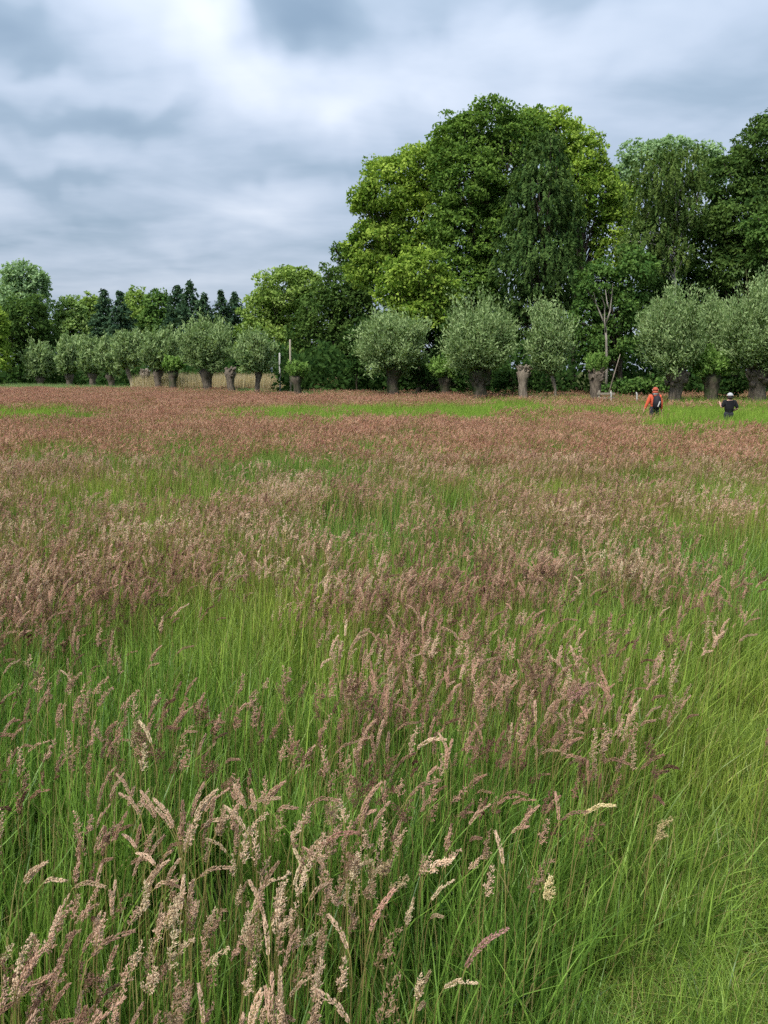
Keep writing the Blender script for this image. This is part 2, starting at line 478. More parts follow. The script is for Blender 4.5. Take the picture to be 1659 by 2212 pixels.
# ------------------------------------------------------------------ pollard willows
def willow(label, depth, px, crown=None, head_py=800, r=.42, mat='willow', bark='willow_bark', knob=1.0, shoots=260, per=46,
           group='pollard willows along the meadow edge', lean=0.0, stubs=0, base_px=None, leafk=1.0, name='willow_tree'):
    """crown = (cx, cy, rx, ry) in px; trunk swells to a knobbly pollard head at head_py"""
    b = at(px if base_px is None else base_px, 800, depth); b[2] = 0
    hd = at(px, head_py, depth); hz = hd[2]
    root = empty(name, b); tag(root, label, 'willow', group)
    off = hd[0] - b[0]
    r = r * .86
    tk = MB()
    t = np.linspace(0, 1, 9)
    path = np.stack([off * t + .06 * np.sin(t * 5 + px), .05 * np.cos(t * 4 + px), hz * t], 1)
    rad = r * np.array([1.25, 1.02, .92, .88, .86, .88, .95, 1.08, 1.0]) * np.array([1, 1, 1, 1, 1, 1, 1 + .12 * knob, 1 + .22 * knob, 1 + .1 * knob])
    tk.tube(path, rad, 14, jitter=.09)
    for _ in range(int(22 * knob) + 8):                       # burrs where the branches were cut
        a = rng.uniform(0, 6.283); zz = hz + rng.uniform(-.75, .25) * r * 1.8 * knob
        p = np.array([off + math.cos(a) * r * .85 * knob, math.sin(a) * r * .85 * knob, zz])
        out = np.array([math.cos(a), math.sin(a), rng.uniform(.2, 1.3)])
        l = r * rng.uniform(.2, .45) * knob
        tk.tube([p - out * l * .5, p, p + out * l * .5, p + out * l], np.array([.4, .45, .36, .12]) * r * rng.uniform(.4, .85), 7, jitter=.2)
    for _ in range(stubs):                                   # sawn stubs
        a = rng.uniform(0, 6.283); out = np.array([math.cos(a), math.sin(a) * .7, rng.uniform(.15, .8)]); out /= np.linalg.norm(out)
        p = np.array([off, 0, hz - .1]) + out * r * .7; l = rng.uniform(.35, .75) * r * 1.6
        tk.tube([p, p + out * l * .6, p + out * l], np.array([.34, .3, .27]) * r, 7, jitter=.1)
    tko = tk.build('trunk', M[bark], root, True)
    if crown is None: return root
    cx, cy, rx, ry = crown
    c = at(cx, cy, depth) - b; kx = depth / FOC * 1.0
    R = np.array([rx * kx, rx * kx * .95, ry * kx]) * np.array([.97, .97, 1.0])
    h = np.array([off, 0, hz])
    mb = MB(); sh = MB()
    d = unit(shoots * 3); d = d[d[:, 2] > -.9][:shoots]
    rr = (rng.uniform(.25, 1, len(d)) ** .38) * (1.0 + (.42 if r > .15 else .15) * gauss_noise_dir(d * 2.1, int(px) + 5)) * rng.uniform(.74, 1.14, len(d))
    Eend = c + d * R * rr[:, None]
    start = h + d * r * .7 * np.array([1, 1, .4])
    mid = start * .45 + Eend * .55 + np.stack([d[:, 0] * .10 * R[0], d[:, 1] * .10 * R[1], .14 * R[2] * np.abs(d[:, 2] - .3)], 1)
    per = int(per * 1.6); n = len(d); tt = rng.uniform(.22, 1.03, (n, per)) ** .8
    P = ((1 - tt) ** 2)[..., None] * start[:, None] + (2 * tt * (1 - tt))[..., None] * mid[:, None] + (tt ** 2)[..., None] * Eend[:, None]
    Tn = (2 * (1 - tt))[..., None] * (mid - start)[:, None] + (2 * tt)[..., None] * (Eend - mid)[:, None]
    Tn /= np.linalg.norm(Tn, axis=-1, keepdims=True) + 1e-9
    P = P.reshape(-1, 3); Tn = Tn.reshape(-1, 3); N = len(P)
    sp = .035 * (R[0] + R[2])
    P = P + rng.normal(0, 1, (N, 3)) * sp
    ax = Tn * .8 + rng.normal(0, .55, (N, 3)) + np.array([0, 0, .12])
    nr = np.repeat(d, per, 0) * .5 + np.array([0, 0, .6]) + rng.normal(0, .55, (N, 3))
    v = np.clip(np.repeat(rng.normal(.49, .17, n), per) + rng.normal(0, .18, N), 0, 1)
    lk = .0046 * depth * leafk
    mb.leaves(P, ax, nr, lk * rng.uniform(.75, 1.4, N), lk * .36 * rng.uniform(.7, 1.3, N), v)
    for k in range(0, n, 4):
        w = np.linspace(0, 1, 5)[:, None]
        sh.tube((1 - w) ** 2 * start[k] + 2 * w * (1 - w) * mid[k] + w * w * Eend[k], np.linspace(.035, .008, 5), 4, cap=False)
    cr = mb.build('crown', M[mat], root)
    sh.build('branch_frame', M['shoot'], root)
    return root


# ================================================================== the trees, far to near
FARG = 'trees of the far wood'
BIGG = 'trees of the tall wood'
leafy_tree('poplar_tree', 'tall pale grey-green tree rising above all others at the far end of the willow row', 'tree', 112, 45,
           [(48, 600, 40, 38), (22, 642, 40, 45), (72, 622, 32, 30), (85, 606, 20, 16), (50, 660, 48, 40)], 'grey', r0=.35, group=FARG, seed=3, leaf=.0044)
leafy_tree('oak_tree', 'dark broad tree in front of the tall pale tree beyond the farthest willows', 'tree', 101, 38,
           [(62, 690, 52, 48), (30, 735, 48, 60), (92, 735, 28, 60), (55, 780, 42, 40)], 'dark', r0=.4, group=FARG, seed=4, leaf=.0044)
leafy_tree('shrub_tree', 'bright green leafy tree cut off by the left picture edge', 'tree', 92, -8,
           [(-6, 700, 22, 45), (-4, 765, 22, 50)], 'maple', r0=.16, group=FARG, seed=5, leaf=.0044)
leafy_tree('ash_tree', 'pale green tree just beyond the dark broad one, above the small far willows', 'tree', 116, 152,
           [(155, 675, 32, 34), (138, 715, 28, 50), (165, 725, 34, 50)], 'pale', r0=.25, group=FARG, seed=6, leaf=.0044)
leafy_tree('ash_tree', 'small yellowish tree between the pale green one and the first dark spruces', 'tree', 120, 203,
           [(200, 672, 26, 34), (212, 715, 28, 50)], 'lime', r0=.22, group=FARG, seed=7, leaf=.0044)
leafy_tree('ash_tree', 'golden green tree standing right behind the two dark spruces', 'tree', 122, 292,
           [(290, 660, 30, 36), (302, 700, 34, 50)], 'lime', r0=.22, group=FARG, seed=8, leaf=.0044)
leafy_tree('oak_tree', 'greyish dark round tree between the golden tree and the pointed spruce group', 'tree', 115, 338,
           [(338, 662, 32, 36), (328, 712, 38, 50), (352, 705, 30, 50)], 'mid', r0=.26, group=FARG, seed=9, leaf=.0044)
spruce('slender grey-green spruce beside the yellowish tree', 113, 235, 622, 26, 1)
spruce('dark spruce pressed against the golden green tree', 111, 268, 627, 27, 2)
spruce('spruce with the second highest tip of the pointed group', 109, 391, 613, 30, 3)
spruce('spruce with the highest tip of the pointed group', 107, 418, 607, 30, 4)
spruce('low spruce at the outer end of the pointed group, above the largest far willow', 109, 446, 632, 26, 5)
spruce('narrow spruce next to the yellow-green tree, standing apart from the group', 110, 483, 628, 25, 6)
spruce('dark spruce half hidden behind the edge of the yellow-green tree', 112, 512, 630, 27, 7)
leafy_tree('hazel_tree', 'yellow-green feathery tree left of the dark wood edge', 'tree', 82, 608,
           [(612, 632, 62, 50), (562, 680, 42, 55), (655, 612, 42, 34), (640, 680, 60, 60), (590, 740, 66, 60)], 'lime', r0=.28, group=BIGG, seed=10)
leafy_tree('oak_tree', 'dark green wide tree between the yellow-green tree and the big maple', 'tree', 76, 722,
           [(745, 630, 55, 58), (705, 690, 62, 62), (772, 690, 50, 80), (715, 760, 72, 50), (660, 740, 40, 55)], 'dark', r0=.4, group=BIGG, seed=11)
leafy_tree('oak_tree', 'thin dark crown poking out just under the big maple on its sky side', 'tree', 84, 760,
           [(742, 545, 22, 20), (768, 570, 32, 30), (790, 610, 40, 50)], 'dark', r0=.2, group=BIGG, seed=12, lai=1.6)
leafy_tree('maple_tree', 'large bright yellow-green maple forming the sky side of the tallest clump', 'tree', 70, 880,
           [(850, 425, 78, 72), (905, 372, 72, 58), (800, 437, 46, 38), (955, 330, 48, 48), (885, 500, 100, 75), (800, 530, 50, 50), (835, 575, 80, 60)], 'maple', r0=.5, group=BIGG, seed=13, bough=.27)
leafy_tree('beech_tree', 'tallest tree of the wood, a deep green dome in the middle of the clump', 'tree', 66, 1050,
           [(985, 312, 58, 66), (1055, 272, 68, 52), (1120, 300, 60, 60), (1010, 400, 80, 90), (1090, 380, 70, 100), (1000, 510, 80, 95), (1070, 520, 75, 110), (1010, 620, 80, 60)], 'beech', r0=.5, group=BIGG, seed=14, bough=.2, ragged=.16)
leafy_tree('ash_tree', 'airy light green tree behind the dark ones, filling the top down to the birch', 'tree', 75, 1235,
           [(1150, 275, 72, 48), (1210, 298, 66, 62), (1258, 350, 48, 72), (1292, 430, 46, 85), (1318, 520, 44, 85), (1230, 420, 60, 100), (1335, 450, 36, 60)], 'maple', r0=.42, group=BIGG, seed=15, lai=2.0, ragged=.16)
leafy_tree('larch_tree', 'dark tree with fine hanging foliage, standing in front of the light green one', 'tree', 61, 1180,
           [(1175, 350, 50, 70), (1160, 440, 74, 90), (1200, 470, 60, 100), (1160, 570, 92, 95), (1210, 610, 66, 80), (1150, 660, 80, 50)], 'droop', r0=.42, group=BIGG, seed=16, style='droop', bough=.2, ragged=.1)
leafy_tree('cherry_tree', 'low bright green tree at the foot of the big maple, above the round willow', 'tree', 58, 905,
           [(900, 590, 68, 46), (862, 632, 48, 48), (940, 632, 48, 48), (900, 680, 70, 45)], 'maple', r0=.22, group=BIGG, seed=17, bough=.3)
leafy_tree('poplar_tree', 'pale open poplar top showing behind the birch', 'tree', 80, 1440,
           [(1395, 335, 52, 32), (1452, 322, 48, 28), (1352, 385, 28, 45), (1340, 440, 30, 60), (1525, 335, 30, 26), (1545, 375, 34, 40)], 'grey', r0=.3, group=BIGG, seed=18, lai=1.1, ragged=.3)
leafy_tree('birch_tree', 'drooping birch with a thin white trunk below its crown', 'tree', 57, 1460,
           [(1412, 395, 60, 62), (1472, 365, 50, 44), (1440, 470, 72, 55), (1395, 520, 52, 62), (1480, 440, 40, 70), (1440, 545, 50, 40)], 'birch', bark='birch_bark', r0=.2, group=BIGG, seed=19, style='weep', bough=.26, lai=1.9)
leafy_tree('oak_tree', 'huge dark oak rising at the picture edge beside the birch', 'tree', 60, 1640,
           [(1655, 325, 72, 72), (1585, 385, 60, 64), (1690, 420, 70, 90), (1605, 470, 88, 80), (1545, 520, 60, 80), (1655, 540, 90, 70), (1590, 590, 80, 60)], 'dark', r0=.6, group=BIGG, seed=20, bough=.26)
leafy_tree('hazel_tree', 'middling green bush of a tree on the picture edge under the huge oak', 'tree', 55, 1690,
           [(1655, 500, 48, 42), (1690, 540, 60, 60), (1700, 600, 60, 60)], 'mid', r0=.2, group=BIGG, seed=21)
leafy_tree('alder_tree', 'mid green tree below the birch, behind the bare forked stem', 'tree', 54, 1345,
           [(1300, 615, 52, 52), (1368, 585, 46, 50), (1345, 680, 56, 52), (1275, 690, 42, 52), (1310, 745, 60, 45)], 'mid', r0=.22, group=BIGG, seed=22)
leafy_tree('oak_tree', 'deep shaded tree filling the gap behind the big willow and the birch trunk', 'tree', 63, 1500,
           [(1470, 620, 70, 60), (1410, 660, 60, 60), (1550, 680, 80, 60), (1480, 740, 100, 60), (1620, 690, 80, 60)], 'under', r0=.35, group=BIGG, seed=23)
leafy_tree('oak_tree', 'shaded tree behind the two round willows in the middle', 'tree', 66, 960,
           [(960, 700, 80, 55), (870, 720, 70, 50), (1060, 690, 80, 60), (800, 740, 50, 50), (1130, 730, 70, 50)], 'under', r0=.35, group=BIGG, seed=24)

# bushes at the feet of the willows
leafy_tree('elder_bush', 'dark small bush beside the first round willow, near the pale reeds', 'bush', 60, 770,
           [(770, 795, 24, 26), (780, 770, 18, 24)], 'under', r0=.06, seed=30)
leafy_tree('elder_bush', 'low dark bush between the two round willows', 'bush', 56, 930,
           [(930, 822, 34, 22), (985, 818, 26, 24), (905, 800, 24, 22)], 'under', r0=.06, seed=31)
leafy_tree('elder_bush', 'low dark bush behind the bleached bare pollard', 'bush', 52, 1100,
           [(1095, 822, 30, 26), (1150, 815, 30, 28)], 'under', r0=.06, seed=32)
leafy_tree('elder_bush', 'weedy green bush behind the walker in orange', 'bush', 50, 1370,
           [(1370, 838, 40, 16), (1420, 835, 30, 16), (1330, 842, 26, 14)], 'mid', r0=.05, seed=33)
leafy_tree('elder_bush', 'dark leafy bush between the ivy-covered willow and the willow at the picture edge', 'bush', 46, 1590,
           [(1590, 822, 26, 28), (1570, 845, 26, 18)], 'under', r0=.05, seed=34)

# ---- pollard willows, from the far end of the row to the near one
willow('last and farthest willow of the row, its crown reaching nearly to the grass', 94, 85, (86, 775, 33, 44), 815, .45, shoots=170, per=34)
willow('willow with a narrow upright crown, second from the far end of the row', 90, 148, (150, 764, 31, 48), 808, .45, shoots=170, per=34)
willow('willow with a crown merged into both neighbours, third from the far end', 86, 198, (196, 768, 30, 48), 806, .45, shoots=170, per=34)
willow('pale small-crowned willow, fourth from the far end of the row', 83, 238, (232, 766, 30, 46), 808, .42, shoots=160, per=34)
willow('willow on two thin leaning stems among the far willows', 78, 276, (275, 755, 36, 48), 795, .22, knob=.8, shoots=180, per=36, bark='pale_bark', base_px=284)
willow('freshly cut far pollard with a flat pale head and no crown', 74, 312, None, 803, .38, bark='pale_bark', stubs=9, knob=1.2)
willow('light green round willow on a short trunk beside the flat-topped cut pollard', 72, 341, (344, 752, 44, 46), 800, .42, shoots=200, per=38)
willow('short pollard with only a low tuft of green on its head, among the far willows', 69, 373, (372, 783, 22, 17), 800, .42, 'willow_fresh', bark='mossy_bark', shoots=110, per=30)
willow('largest round willow of the far half of the row, below the pointed spruces', 66, 447, (445, 742, 58, 60), 798, .52, shoots=270, per=42)
willow('bare dark pollard stump without leaves next to the slim-trunked willow', 64, 498, None, 800, .40, stubs=5, knob=1.1)
willow('round willow on a slim straight trunk near the two thin poles', 58, 556, (546, 758, 47, 52), 802, .24, knob=.9, shoots=240, per=42)
willow('small stubby pollard with a round green tuft, alone in front of the poles', 56, 641, (641, 796, 25, 18), 812, .38, 'willow_fresh', bark='mossy_bark', shoots=130, per=34, leafk=.9)
willow('wide round willow nearest the middle of the picture, at the end of the pale reeds', 53, 850, (846, 738, 82, 80), 790, .50, bark='mossy_bark', shoots=330, per=46)
willow('short pollard with a yellowish tuft between the two round middle willows', 52, 962, (958, 792, 36, 26), 812, .40, 'willow_fresh', bark='mossy_bark', shoots=140, per=34)
willow('widest round willow in the middle, with a thick dark forked head', 48, 1038, (1034, 722, 84, 88), 800, .55, bark='mossy_bark', knob=1.25, shoots=360, per=48)
willow('bleached bare pollard with a ragged sawn top and no leaves', 46.5, 1132, None, 797, .34, bark='pale_bark', stubs=12, knob=1.2)
willow('young willow with a tall loose crown on a thin leaning trunk', 46, 1192, (1186, 722, 55, 86), 812, .11, knob=.5, shoots=230, per=42, base_px=1209, bark='pale_bark')
willow('short pollard with a fresh tuft, beside the little wooden rail', 44, 1290, (1290, 780, 25, 21), 800, .40, 'willow_fresh', knob=1.15, shoots=150, per=36, leafk=.9, stubs=4)
willow('large ragged willow with a heavy knobbly head behind the walker in orange', 41.5, 1462, (1446, 712, 76, 96), 800, .44, knob=1.45, shoots=330, per=48)
willow('willow crown standing back between the two large ragged willows', 46, 1540, (1532, 705, 52, 72), 800, .35, shoots=220, per=44, bark='mossy_bark')
willow('low ivy-covered pollard with a bright tuft behind the walker in black', 41.8, 1540, (1538, 782, 46, 30), 806, .46, 'willow_fresh', bark='mossy_bark', shoots=200, per=40)
willow('tall willow with a dark split head, cut off by the right picture edge', 41, 1642, (1650, 690, 92, 112), 800, .50, knob=1.4, shoots=380, per=50)

# bare stems
s = at(1312, 800, 51); s[2] = 0
root = empty('bare_tree', s); tag(root, 'pale dead forked tree without leaves below the birch', 'tree')
mb = MB()
P = lambda x, y, dd=0: at(x, y, 51 + dd) - s
mb.tube([P(1309, 860), P(1311, 790), P(1310, 735), P(1308, 705)], [.10, .085, .075, .07], 7, jitter=.06)
M['dead_bark'] = bark_mat('dead_bark', (.15, .13, .10), (.34, .30, .25), 9)
trk = mb.build('trunk', M['dead_bark'], root, True)
for pts in ([(1308, 705), (1298, 680), (1288, 655), (1283, 632)], [(1308, 705), (1318, 672), (1322, 640), (1324, 612)], [(1309, 720), (1306, 690), (1307, 660), (1300, 640)], [(1318, 672), (1312, 655), (1308, 625)]):
    MB().tube([P(*q, dd=.3 * k * (-1) ** k) for k, q in enumerate(pts)], np.linspace(.06, .015, len(pts)), 6).build('branch', M['dead_bark'], root, True)
s = at(1318, 800, 49); s[2] = 0
mb = MB(); mb.tube([at(1312, 862, 49) - s, at(1325, 815, 49.2) - s, at(1340, 765, 49.6) - s], [.045, .04, .025], 6)
o = mb.build('dead_stem', M['pale_bark'], None, True); o.location = s
tag(o, 'bare pole-like stem leaning over beside the short tufted pollard', 'dead stem')

# ------------------------------------------------------------------ poles, stakes and the little rail
M['pole_white'] = plain_mat('weathered_white_paint', (.42, .41, .38))
M['pole_wood'] = plain_mat('weathered_wood', (.34, .29, .22))
M['rail_wood'] = plain_mat('grey_wood', (.26, .225, .175))


def pole(label, px, top, depth, r, mat):
    b = at(px, 800, depth); b[2] = 0; h = at(px, top, depth)[2]
    o_ = MB().tube([[0, 0, -.2], [.01, 0, h * .5], [0.03, 0, h - .04], [.03, 0, h]], [r, r * .95, r * .9, r * .5], 8).build('pole', M[mat], None, True)
    o_.location = b; tag(o_, label, 'pole')


pole('thin white pole standing between the slim-trunked willow and the tan pole', 604, 762, 61, .08, 'pole_white')
pole('tall tan wooden pole behind the small stubby pollard', 627, 733, 60, .08, 'pole_wood')
for px, top, depth, lab in ((1323, 846, 43.4, 'short whitish stake standing at the end of the little wooden rail'), (1379, 847, 42, 'pale bent stake beside the walker in orange')):
    b = at(px, 800, depth); b[2] = 0; h = at(px, top, depth)[2]
    q = MB().tube([[0, 0, -.1], [.02, 0, h * .6], [.01, 0, h * .9], [-.04, 0, h]], [.05, .05, .045, .03], 7)
    o_ = q.build('stake', M['pole_white'], None, True); o_.location = b; tag(o_, lab, 'stake')
b = at(1311, 800, 43.6); b[2] = 0
root = empty('wooden_rail', b); tag(root, 'little weathered wooden rail beside the short tufted pollard', 'fence')
for x in (-.36, .30):
    MB().tube([[x, 0, -.2], [x, 0, .6], [x, 0, 1.16], [x, 0, 1.2]], [.06, .06, .055, .03], 8).build('post', M['rail_wood'], root, True)
for z in (1.02, .78):
    MB().box([0, -.07, z], [1.0, .04, .11]).build('rail', M['rail_wood'], root)

# ------------------------------------------------------------------ dark undergrowth of the wood, one mass
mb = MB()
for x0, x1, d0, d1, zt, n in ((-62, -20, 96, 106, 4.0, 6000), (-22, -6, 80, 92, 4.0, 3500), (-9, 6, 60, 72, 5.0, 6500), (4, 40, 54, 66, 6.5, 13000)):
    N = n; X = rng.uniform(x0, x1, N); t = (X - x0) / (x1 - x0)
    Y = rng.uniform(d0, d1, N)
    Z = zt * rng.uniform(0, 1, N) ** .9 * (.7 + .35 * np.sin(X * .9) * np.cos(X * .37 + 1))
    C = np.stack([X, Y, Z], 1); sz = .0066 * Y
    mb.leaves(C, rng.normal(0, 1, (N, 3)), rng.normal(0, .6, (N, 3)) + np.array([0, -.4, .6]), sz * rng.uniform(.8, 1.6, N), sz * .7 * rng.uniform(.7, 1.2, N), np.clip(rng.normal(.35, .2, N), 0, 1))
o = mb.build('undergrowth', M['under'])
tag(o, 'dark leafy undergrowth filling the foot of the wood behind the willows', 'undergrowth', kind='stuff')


# ================================================================== meadow
def proto(name, mesh):
    return bpy.data.objects.new(name, mesh)                 # geometry source only, not part of the scene


def scatter(name, label, cat, pts, rot, scl, idx, tint, protos):
    me = bpy.data.meshes.new(name)
    n = len(pts)
    me.vertices.add(n); me.vertices.foreach_set('co', np.asarray(pts, np.float32).ravel())
    for an, ty, key, val in (('rot', 'FLOAT_VECTOR', 'vector', rot), ('scl', 'FLOAT_VECTOR', 'vector', scl), ('idx', 'INT', 'value', idx), ('tint', 'FLOAT', 'value', tint)):
        a = me.attributes.new(an, ty, 'POINT')
        a.data.foreach_set(key, np.asarray(val, np.int32 if ty == 'INT' else np.float32).ravel())
    o = bpy.data.objects.new(name, me); COL.objects.link(o)
    ng = bpy.data.node_groups.new(name, 'GeometryNodeTree')
    ng.interface.new_socket('Geometry', in_out='INPUT', socket_type='NodeSocketGeometry')
    ng.interface.new_socket('Geometry', in_out='OUTPUT', socket_type='NodeSocketGeometry')
    N = ng.nodes; Lk = ng.links
    gi, go = N.new('NodeGroupInput'), N.new('NodeGroupOutput')
    jn = N.new('GeometryNodeJoinGeometry')
    for p in protos:
        oi = N.new('GeometryNodeObjectInfo'); oi.inputs['Object'].default_value = p; oi.inputs['As Instance'].default_value = True
        Lk.new(oi.outputs['Geometry'], jn.inputs[0])
    ip = N.new('GeometryNodeInstanceOnPoints'); ip.inputs['Pick Instance'].default_value = True

    def attr(nm, ty):
        a = N.new('GeometryNodeInputNamedAttribute'); a.data_type = ty; a.inputs['Name'].default_value = nm
        return next(s_ for s_ in a.outputs if s_.enabled and s_.name == 'Attribute')
    Lk.new(gi.outputs[0], ip.inputs['Points']); Lk.new(jn.outputs[0], ip.inputs['Instance'])
    Lk.new(attr('idx', 'INT'), ip.inputs['Instance Index']); Lk.new(attr('rot', 'FLOAT_VECTOR'), ip.inputs['Rotation']); Lk.new(attr('scl', 'FLOAT_VECTOR'), ip.inputs['Scale'])
    Lk.new(ip.outputs[0], go.inputs[0])
    md = o.modifiers.new('scatter', 'NODES'); md.node_group = ng
    tag(o, label, cat, kind='stuff')
    return o


# ---- survey of the meadow: share of brown flowering grass by distance (rows, m) and bearing (columns, x/y from left to right)
ROW = np.log(np.array([1.2, 1.71, 1.87, 2.06, 2.27, 2.53, 2.85, 3.24, 3.7, 4.4, 5, 6, 7.5, 9.2, 11, 14, 19, 23.5, 26, 28, 31, 34, 37, 40, 45, 52, 60, 90]))
BEAR = np.linspace(-.56, .56, 9)
BROWN = np.array([
    [.8, .8, .8, .7, .5, .1, 0, 0, 0], [.8, .8, .8, .7, .5, .1, 0, 0, 0], [.7, .9, .9, .8, .5, .1, .0, .0, .0], [.6, .9, .9, .8, .3, .22, .03, .02, .02],
    [.4, .9, .8, .7, .4, .12, .05, .05, .03], [.5, .6, .5, .6, .35, .2, .08, .08, .06], [.3, .4, .4, .35, .3, .35, .25, .05, .04],
    [.2, .3, .2, .2, .42, .28, .25, .12, .05], [.35, .15, .2, .25, .65, .34, .5, .18, .06], [.4, .25, .45, .45, .5, .26, .15, .32, .10],
    [.7, .6, .5, .6, .5, .32, .15, .3, .15], [.7, .6, .7, .65, .75, .62, .2, .2, .15], [.85, .6, .8, .7, .85, .7, .5, .3, .2], [.6, .75, .7, .8, .85, .8, .9, .4, .2],
    [.6, .7, .4, .55, .5, .6, .5, .4, .3], [.7, .6, .25, .35, .35, .8, .6, .55, .4], [.9, .8, .55, .8, .95, 1, .9, .95, .9], [.9, .9, .8, .9, 1, 1, .9, .35, .2],
    [.8, .8, .85, .7, .8, .8, .6, .05, .0], [.45, .3, .7, .1, .15, .2, .6, 0, 0], [0, 0, .6, 0, 0, 0, .4, 0, .1], [.1, .1, .8, .1, 0, 0, .3, .1, .3],
    [.8, .8, .9, .6, .15, 0, .5, .2, .35], [.95, .95, .95, .95, .85, .15, .6, .3, .3], [1, 1, 1, 1, 1, .5, .6, .3, .3],
    [1, 1, .9, .5, .5, .3, .4, .3, .3], [.9, .9, .25, .1, .2, .3, .4, .3, .3], [.6, .6, .6, .3, .3, .3, .3, .3, .3]])


def grid_lookup(tab, X, Y):
    r = np.clip(np.interp(np.log(np.maximum(Y, 1.2)), ROW, np.arange(len(ROW))), 0, len(ROW) - 1.001)
    cc = np.clip(np.interp(X / np.maximum(Y, .1), BEAR, np.arange(9)), 0, 7.999)
    i, j = r.astype(int), cc.astype(int); fr, fc = r - i, cc - j
    return tab[i, j] * (1 - fr) * (1 - fc) + tab[i + 1, j] * fr * (1 - fc) + tab[i, j + 1] * (1 - fr) * fc + tab[i + 1, j + 1] * fr * fc


def wave(X, Y, s, seed):
    r = np.random.default_rng(seed); out = 0
    for k in range(7):
        a = r.uniform(0, 6.283); f = s * r.uniform(.5, 2.0)
        out = out + np.sin((X * math.cos(a) + Y * math.sin(a)) * f + r.uniform(0, 6.283) + .8 * np.sin((X * math.sin(a) - Y * math.cos(a)) * f * .6))
    return out / 3.0


def path_dist(X, Y):                                         # trodden path by the viewer's feet
    A = np.array([.85, 1.9]); d = np.array([.60, .80])
    return (X - A[0]) * d[1] - (Y - A[1]) * d[0]             # > 0 to the right of the path's middle


def grass_height(X, Y):
    s_ = path_dist(X, Y)
    h = np.clip(.30 + .5 * np.maximum(0, -s_ - .05), .2, .72)
    h = np.where(s_ > .35, np.clip(.24 + .5 * (s_ - .35), .2, .5), h)
    far = np.clip((Y - 6) / 6, 0, 1)
    return h * (1 - far) + .70 * far


def field(n_per_m2, y0, y1, widen=1.15, extra=.9):
    A = 0.56 * widen * (y1 * y1 - y0 * y0) + 2 * extra * (y1 - y0)
    n = int(A * n_per_m2 * 1.6)
    Y = np.sqrt(rng.uniform(y0 * y0, y1 * y1, n)); X = rng.uniform(-1, 1, n) * (.56 * widen * Y + extra)
    return X[: int(A * n_per_m2)], Y[: int(A * n_per_m2)]


# ---- grass blades
def blade_tuft(n, R, hmin, hmax, w, spread=.35, wind=.10, segs=4, flop=.0, dry=.07):
    b = np.stack([*(lambda a, r: (np.cos(a) * r, np.sin(a) * r))(rng.uniform(0, 6.283, n), R * np.sqrt(rng.uniform(0, 1, n))), np.zeros(n)], 1)
    L = rng.uniform(hmin, hmax, n); a = rng.uniform(0, 6.283, n)
    bend = np.abs(rng.normal(0, spread, n)) + flop * (rng.uniform(0, 1, n) < .25)
    dirx = np.stack([np.cos(a) * bend + wind, np.sin(a) * bend, np.zeros(n)], 1)
    fa = rng.uniform(0, 6.283, n); side = np.stack([np.cos(fa), np.sin(fa), np.zeros(n)], 1)
    ww = w * rng.uniform(.6, 1.35, n)
    rows = []
    for t in np.linspace(0, 1, segs + 1):
        c_ = b + dirx * (L * (t * .25 + .75 * t * t))[:, None]
        c_[:, 2] = L * (t - .28 * np.clip(bend, 0, 1.2) * t * t)
        wt_ = ww * (1 - t ** 1.8) + .0006
        rows.append(c_ + side * (wt_ / 2)[:, None]); rows.append(c_ - side * (wt_ / 2)[:, None])
    V = np.stack(rows, 1).reshape(-1, 3); k = 2 * (segs + 1)
    base = (np.arange(n) * k)[:, None]
    Q = np.concatenate([np.stack([base[:, 0] + 2 * s_, base[:, 0] + 2 * s_ + 1, base[:, 0] + 2 * s_ + 3, base[:, 0] + 2 * s_ + 2], 1) for s_ in range(segs)])
    v = np.tile(np.clip(rng.normal(.42, .33, n), 0, 1), segs)
    m_ = np.tile((rng.uniform(0, 1, n) < dry).astype(int), segs)      # a few dry blades
    return V, Q, v, m_


M['grass'] = leaf_mat('meadow_grass_blade', (.030, .070, .011), (.185, .30, .052), .40, ((.078, .11, .014), (.285, .33, .062)), .02)
M['dry'] = leaf_mat('dry_grass_blade', (.16, .135, .05), (.38, .32, .14), .3)
M['lush'] = leaf_mat('lush_strip_blade', (.085, .145, .022), (.225, .305, .055), .38)


def tuft_proto(nm, mats, *a, **k):
    V, Q, v, m_ = blade_tuft(*a, **k)
    return proto(nm, make_mesh(nm, V, Q, vq=v, mq=m_, mats=mats, smooth=False))


GM = [M['grass'], M['dry']]
near_p = [tuft_proto('grass_tuft', GM, 130, .24, .45, 1.0, .0105, spread=.14, wind=.05, segs=4, flop=.3, dry=.09) for _ in range(7)]
mid_p = [tuft_proto('grass_tuft_mid', GM, 210, .42, .5, 1.0, .014, spread=.16, wind=.06, segs=3, dry=.18) for _ in range(6)]
far_p = [tuft_proto('grass_tuft_far', GM, 300, .9, .55, 1.0, .020, spread=.22, wind=.08, segs=2) for _ in range(6)]


def tufts(X, Y, np_, hmul=1.0, keep=None, tint0=0.0):
    if keep is not None: X, Y = X[keep], Y[keep]
    n = len(X); h = grass_height(X, Y) * hmul * rng.uniform(.78, 1.12, n)
    pts = np.stack([X, Y, np.zeros(n)], 1)
    rot = np.stack([np.zeros(n), np.zeros(n), rng.normal(0, .8, n)], 1)
    wv = np.clip(.35 + .8 * h, .5, 1.0)
    scl = np.stack([wv, wv, h], 1)
    tint = np.clip(tint0 + .08 + .42 * wave(X, Y, 1.1, 3) + .75 * np.clip((X / np.maximum(Y, .5) - .12) * 1.9, 0, .7) * np.clip(1.5 - Y / 14, 0, 1) + rng.normal(0, .12, n), 0, 1)
    return pts, rot, scl, rng.integers(0, np_, n), tint


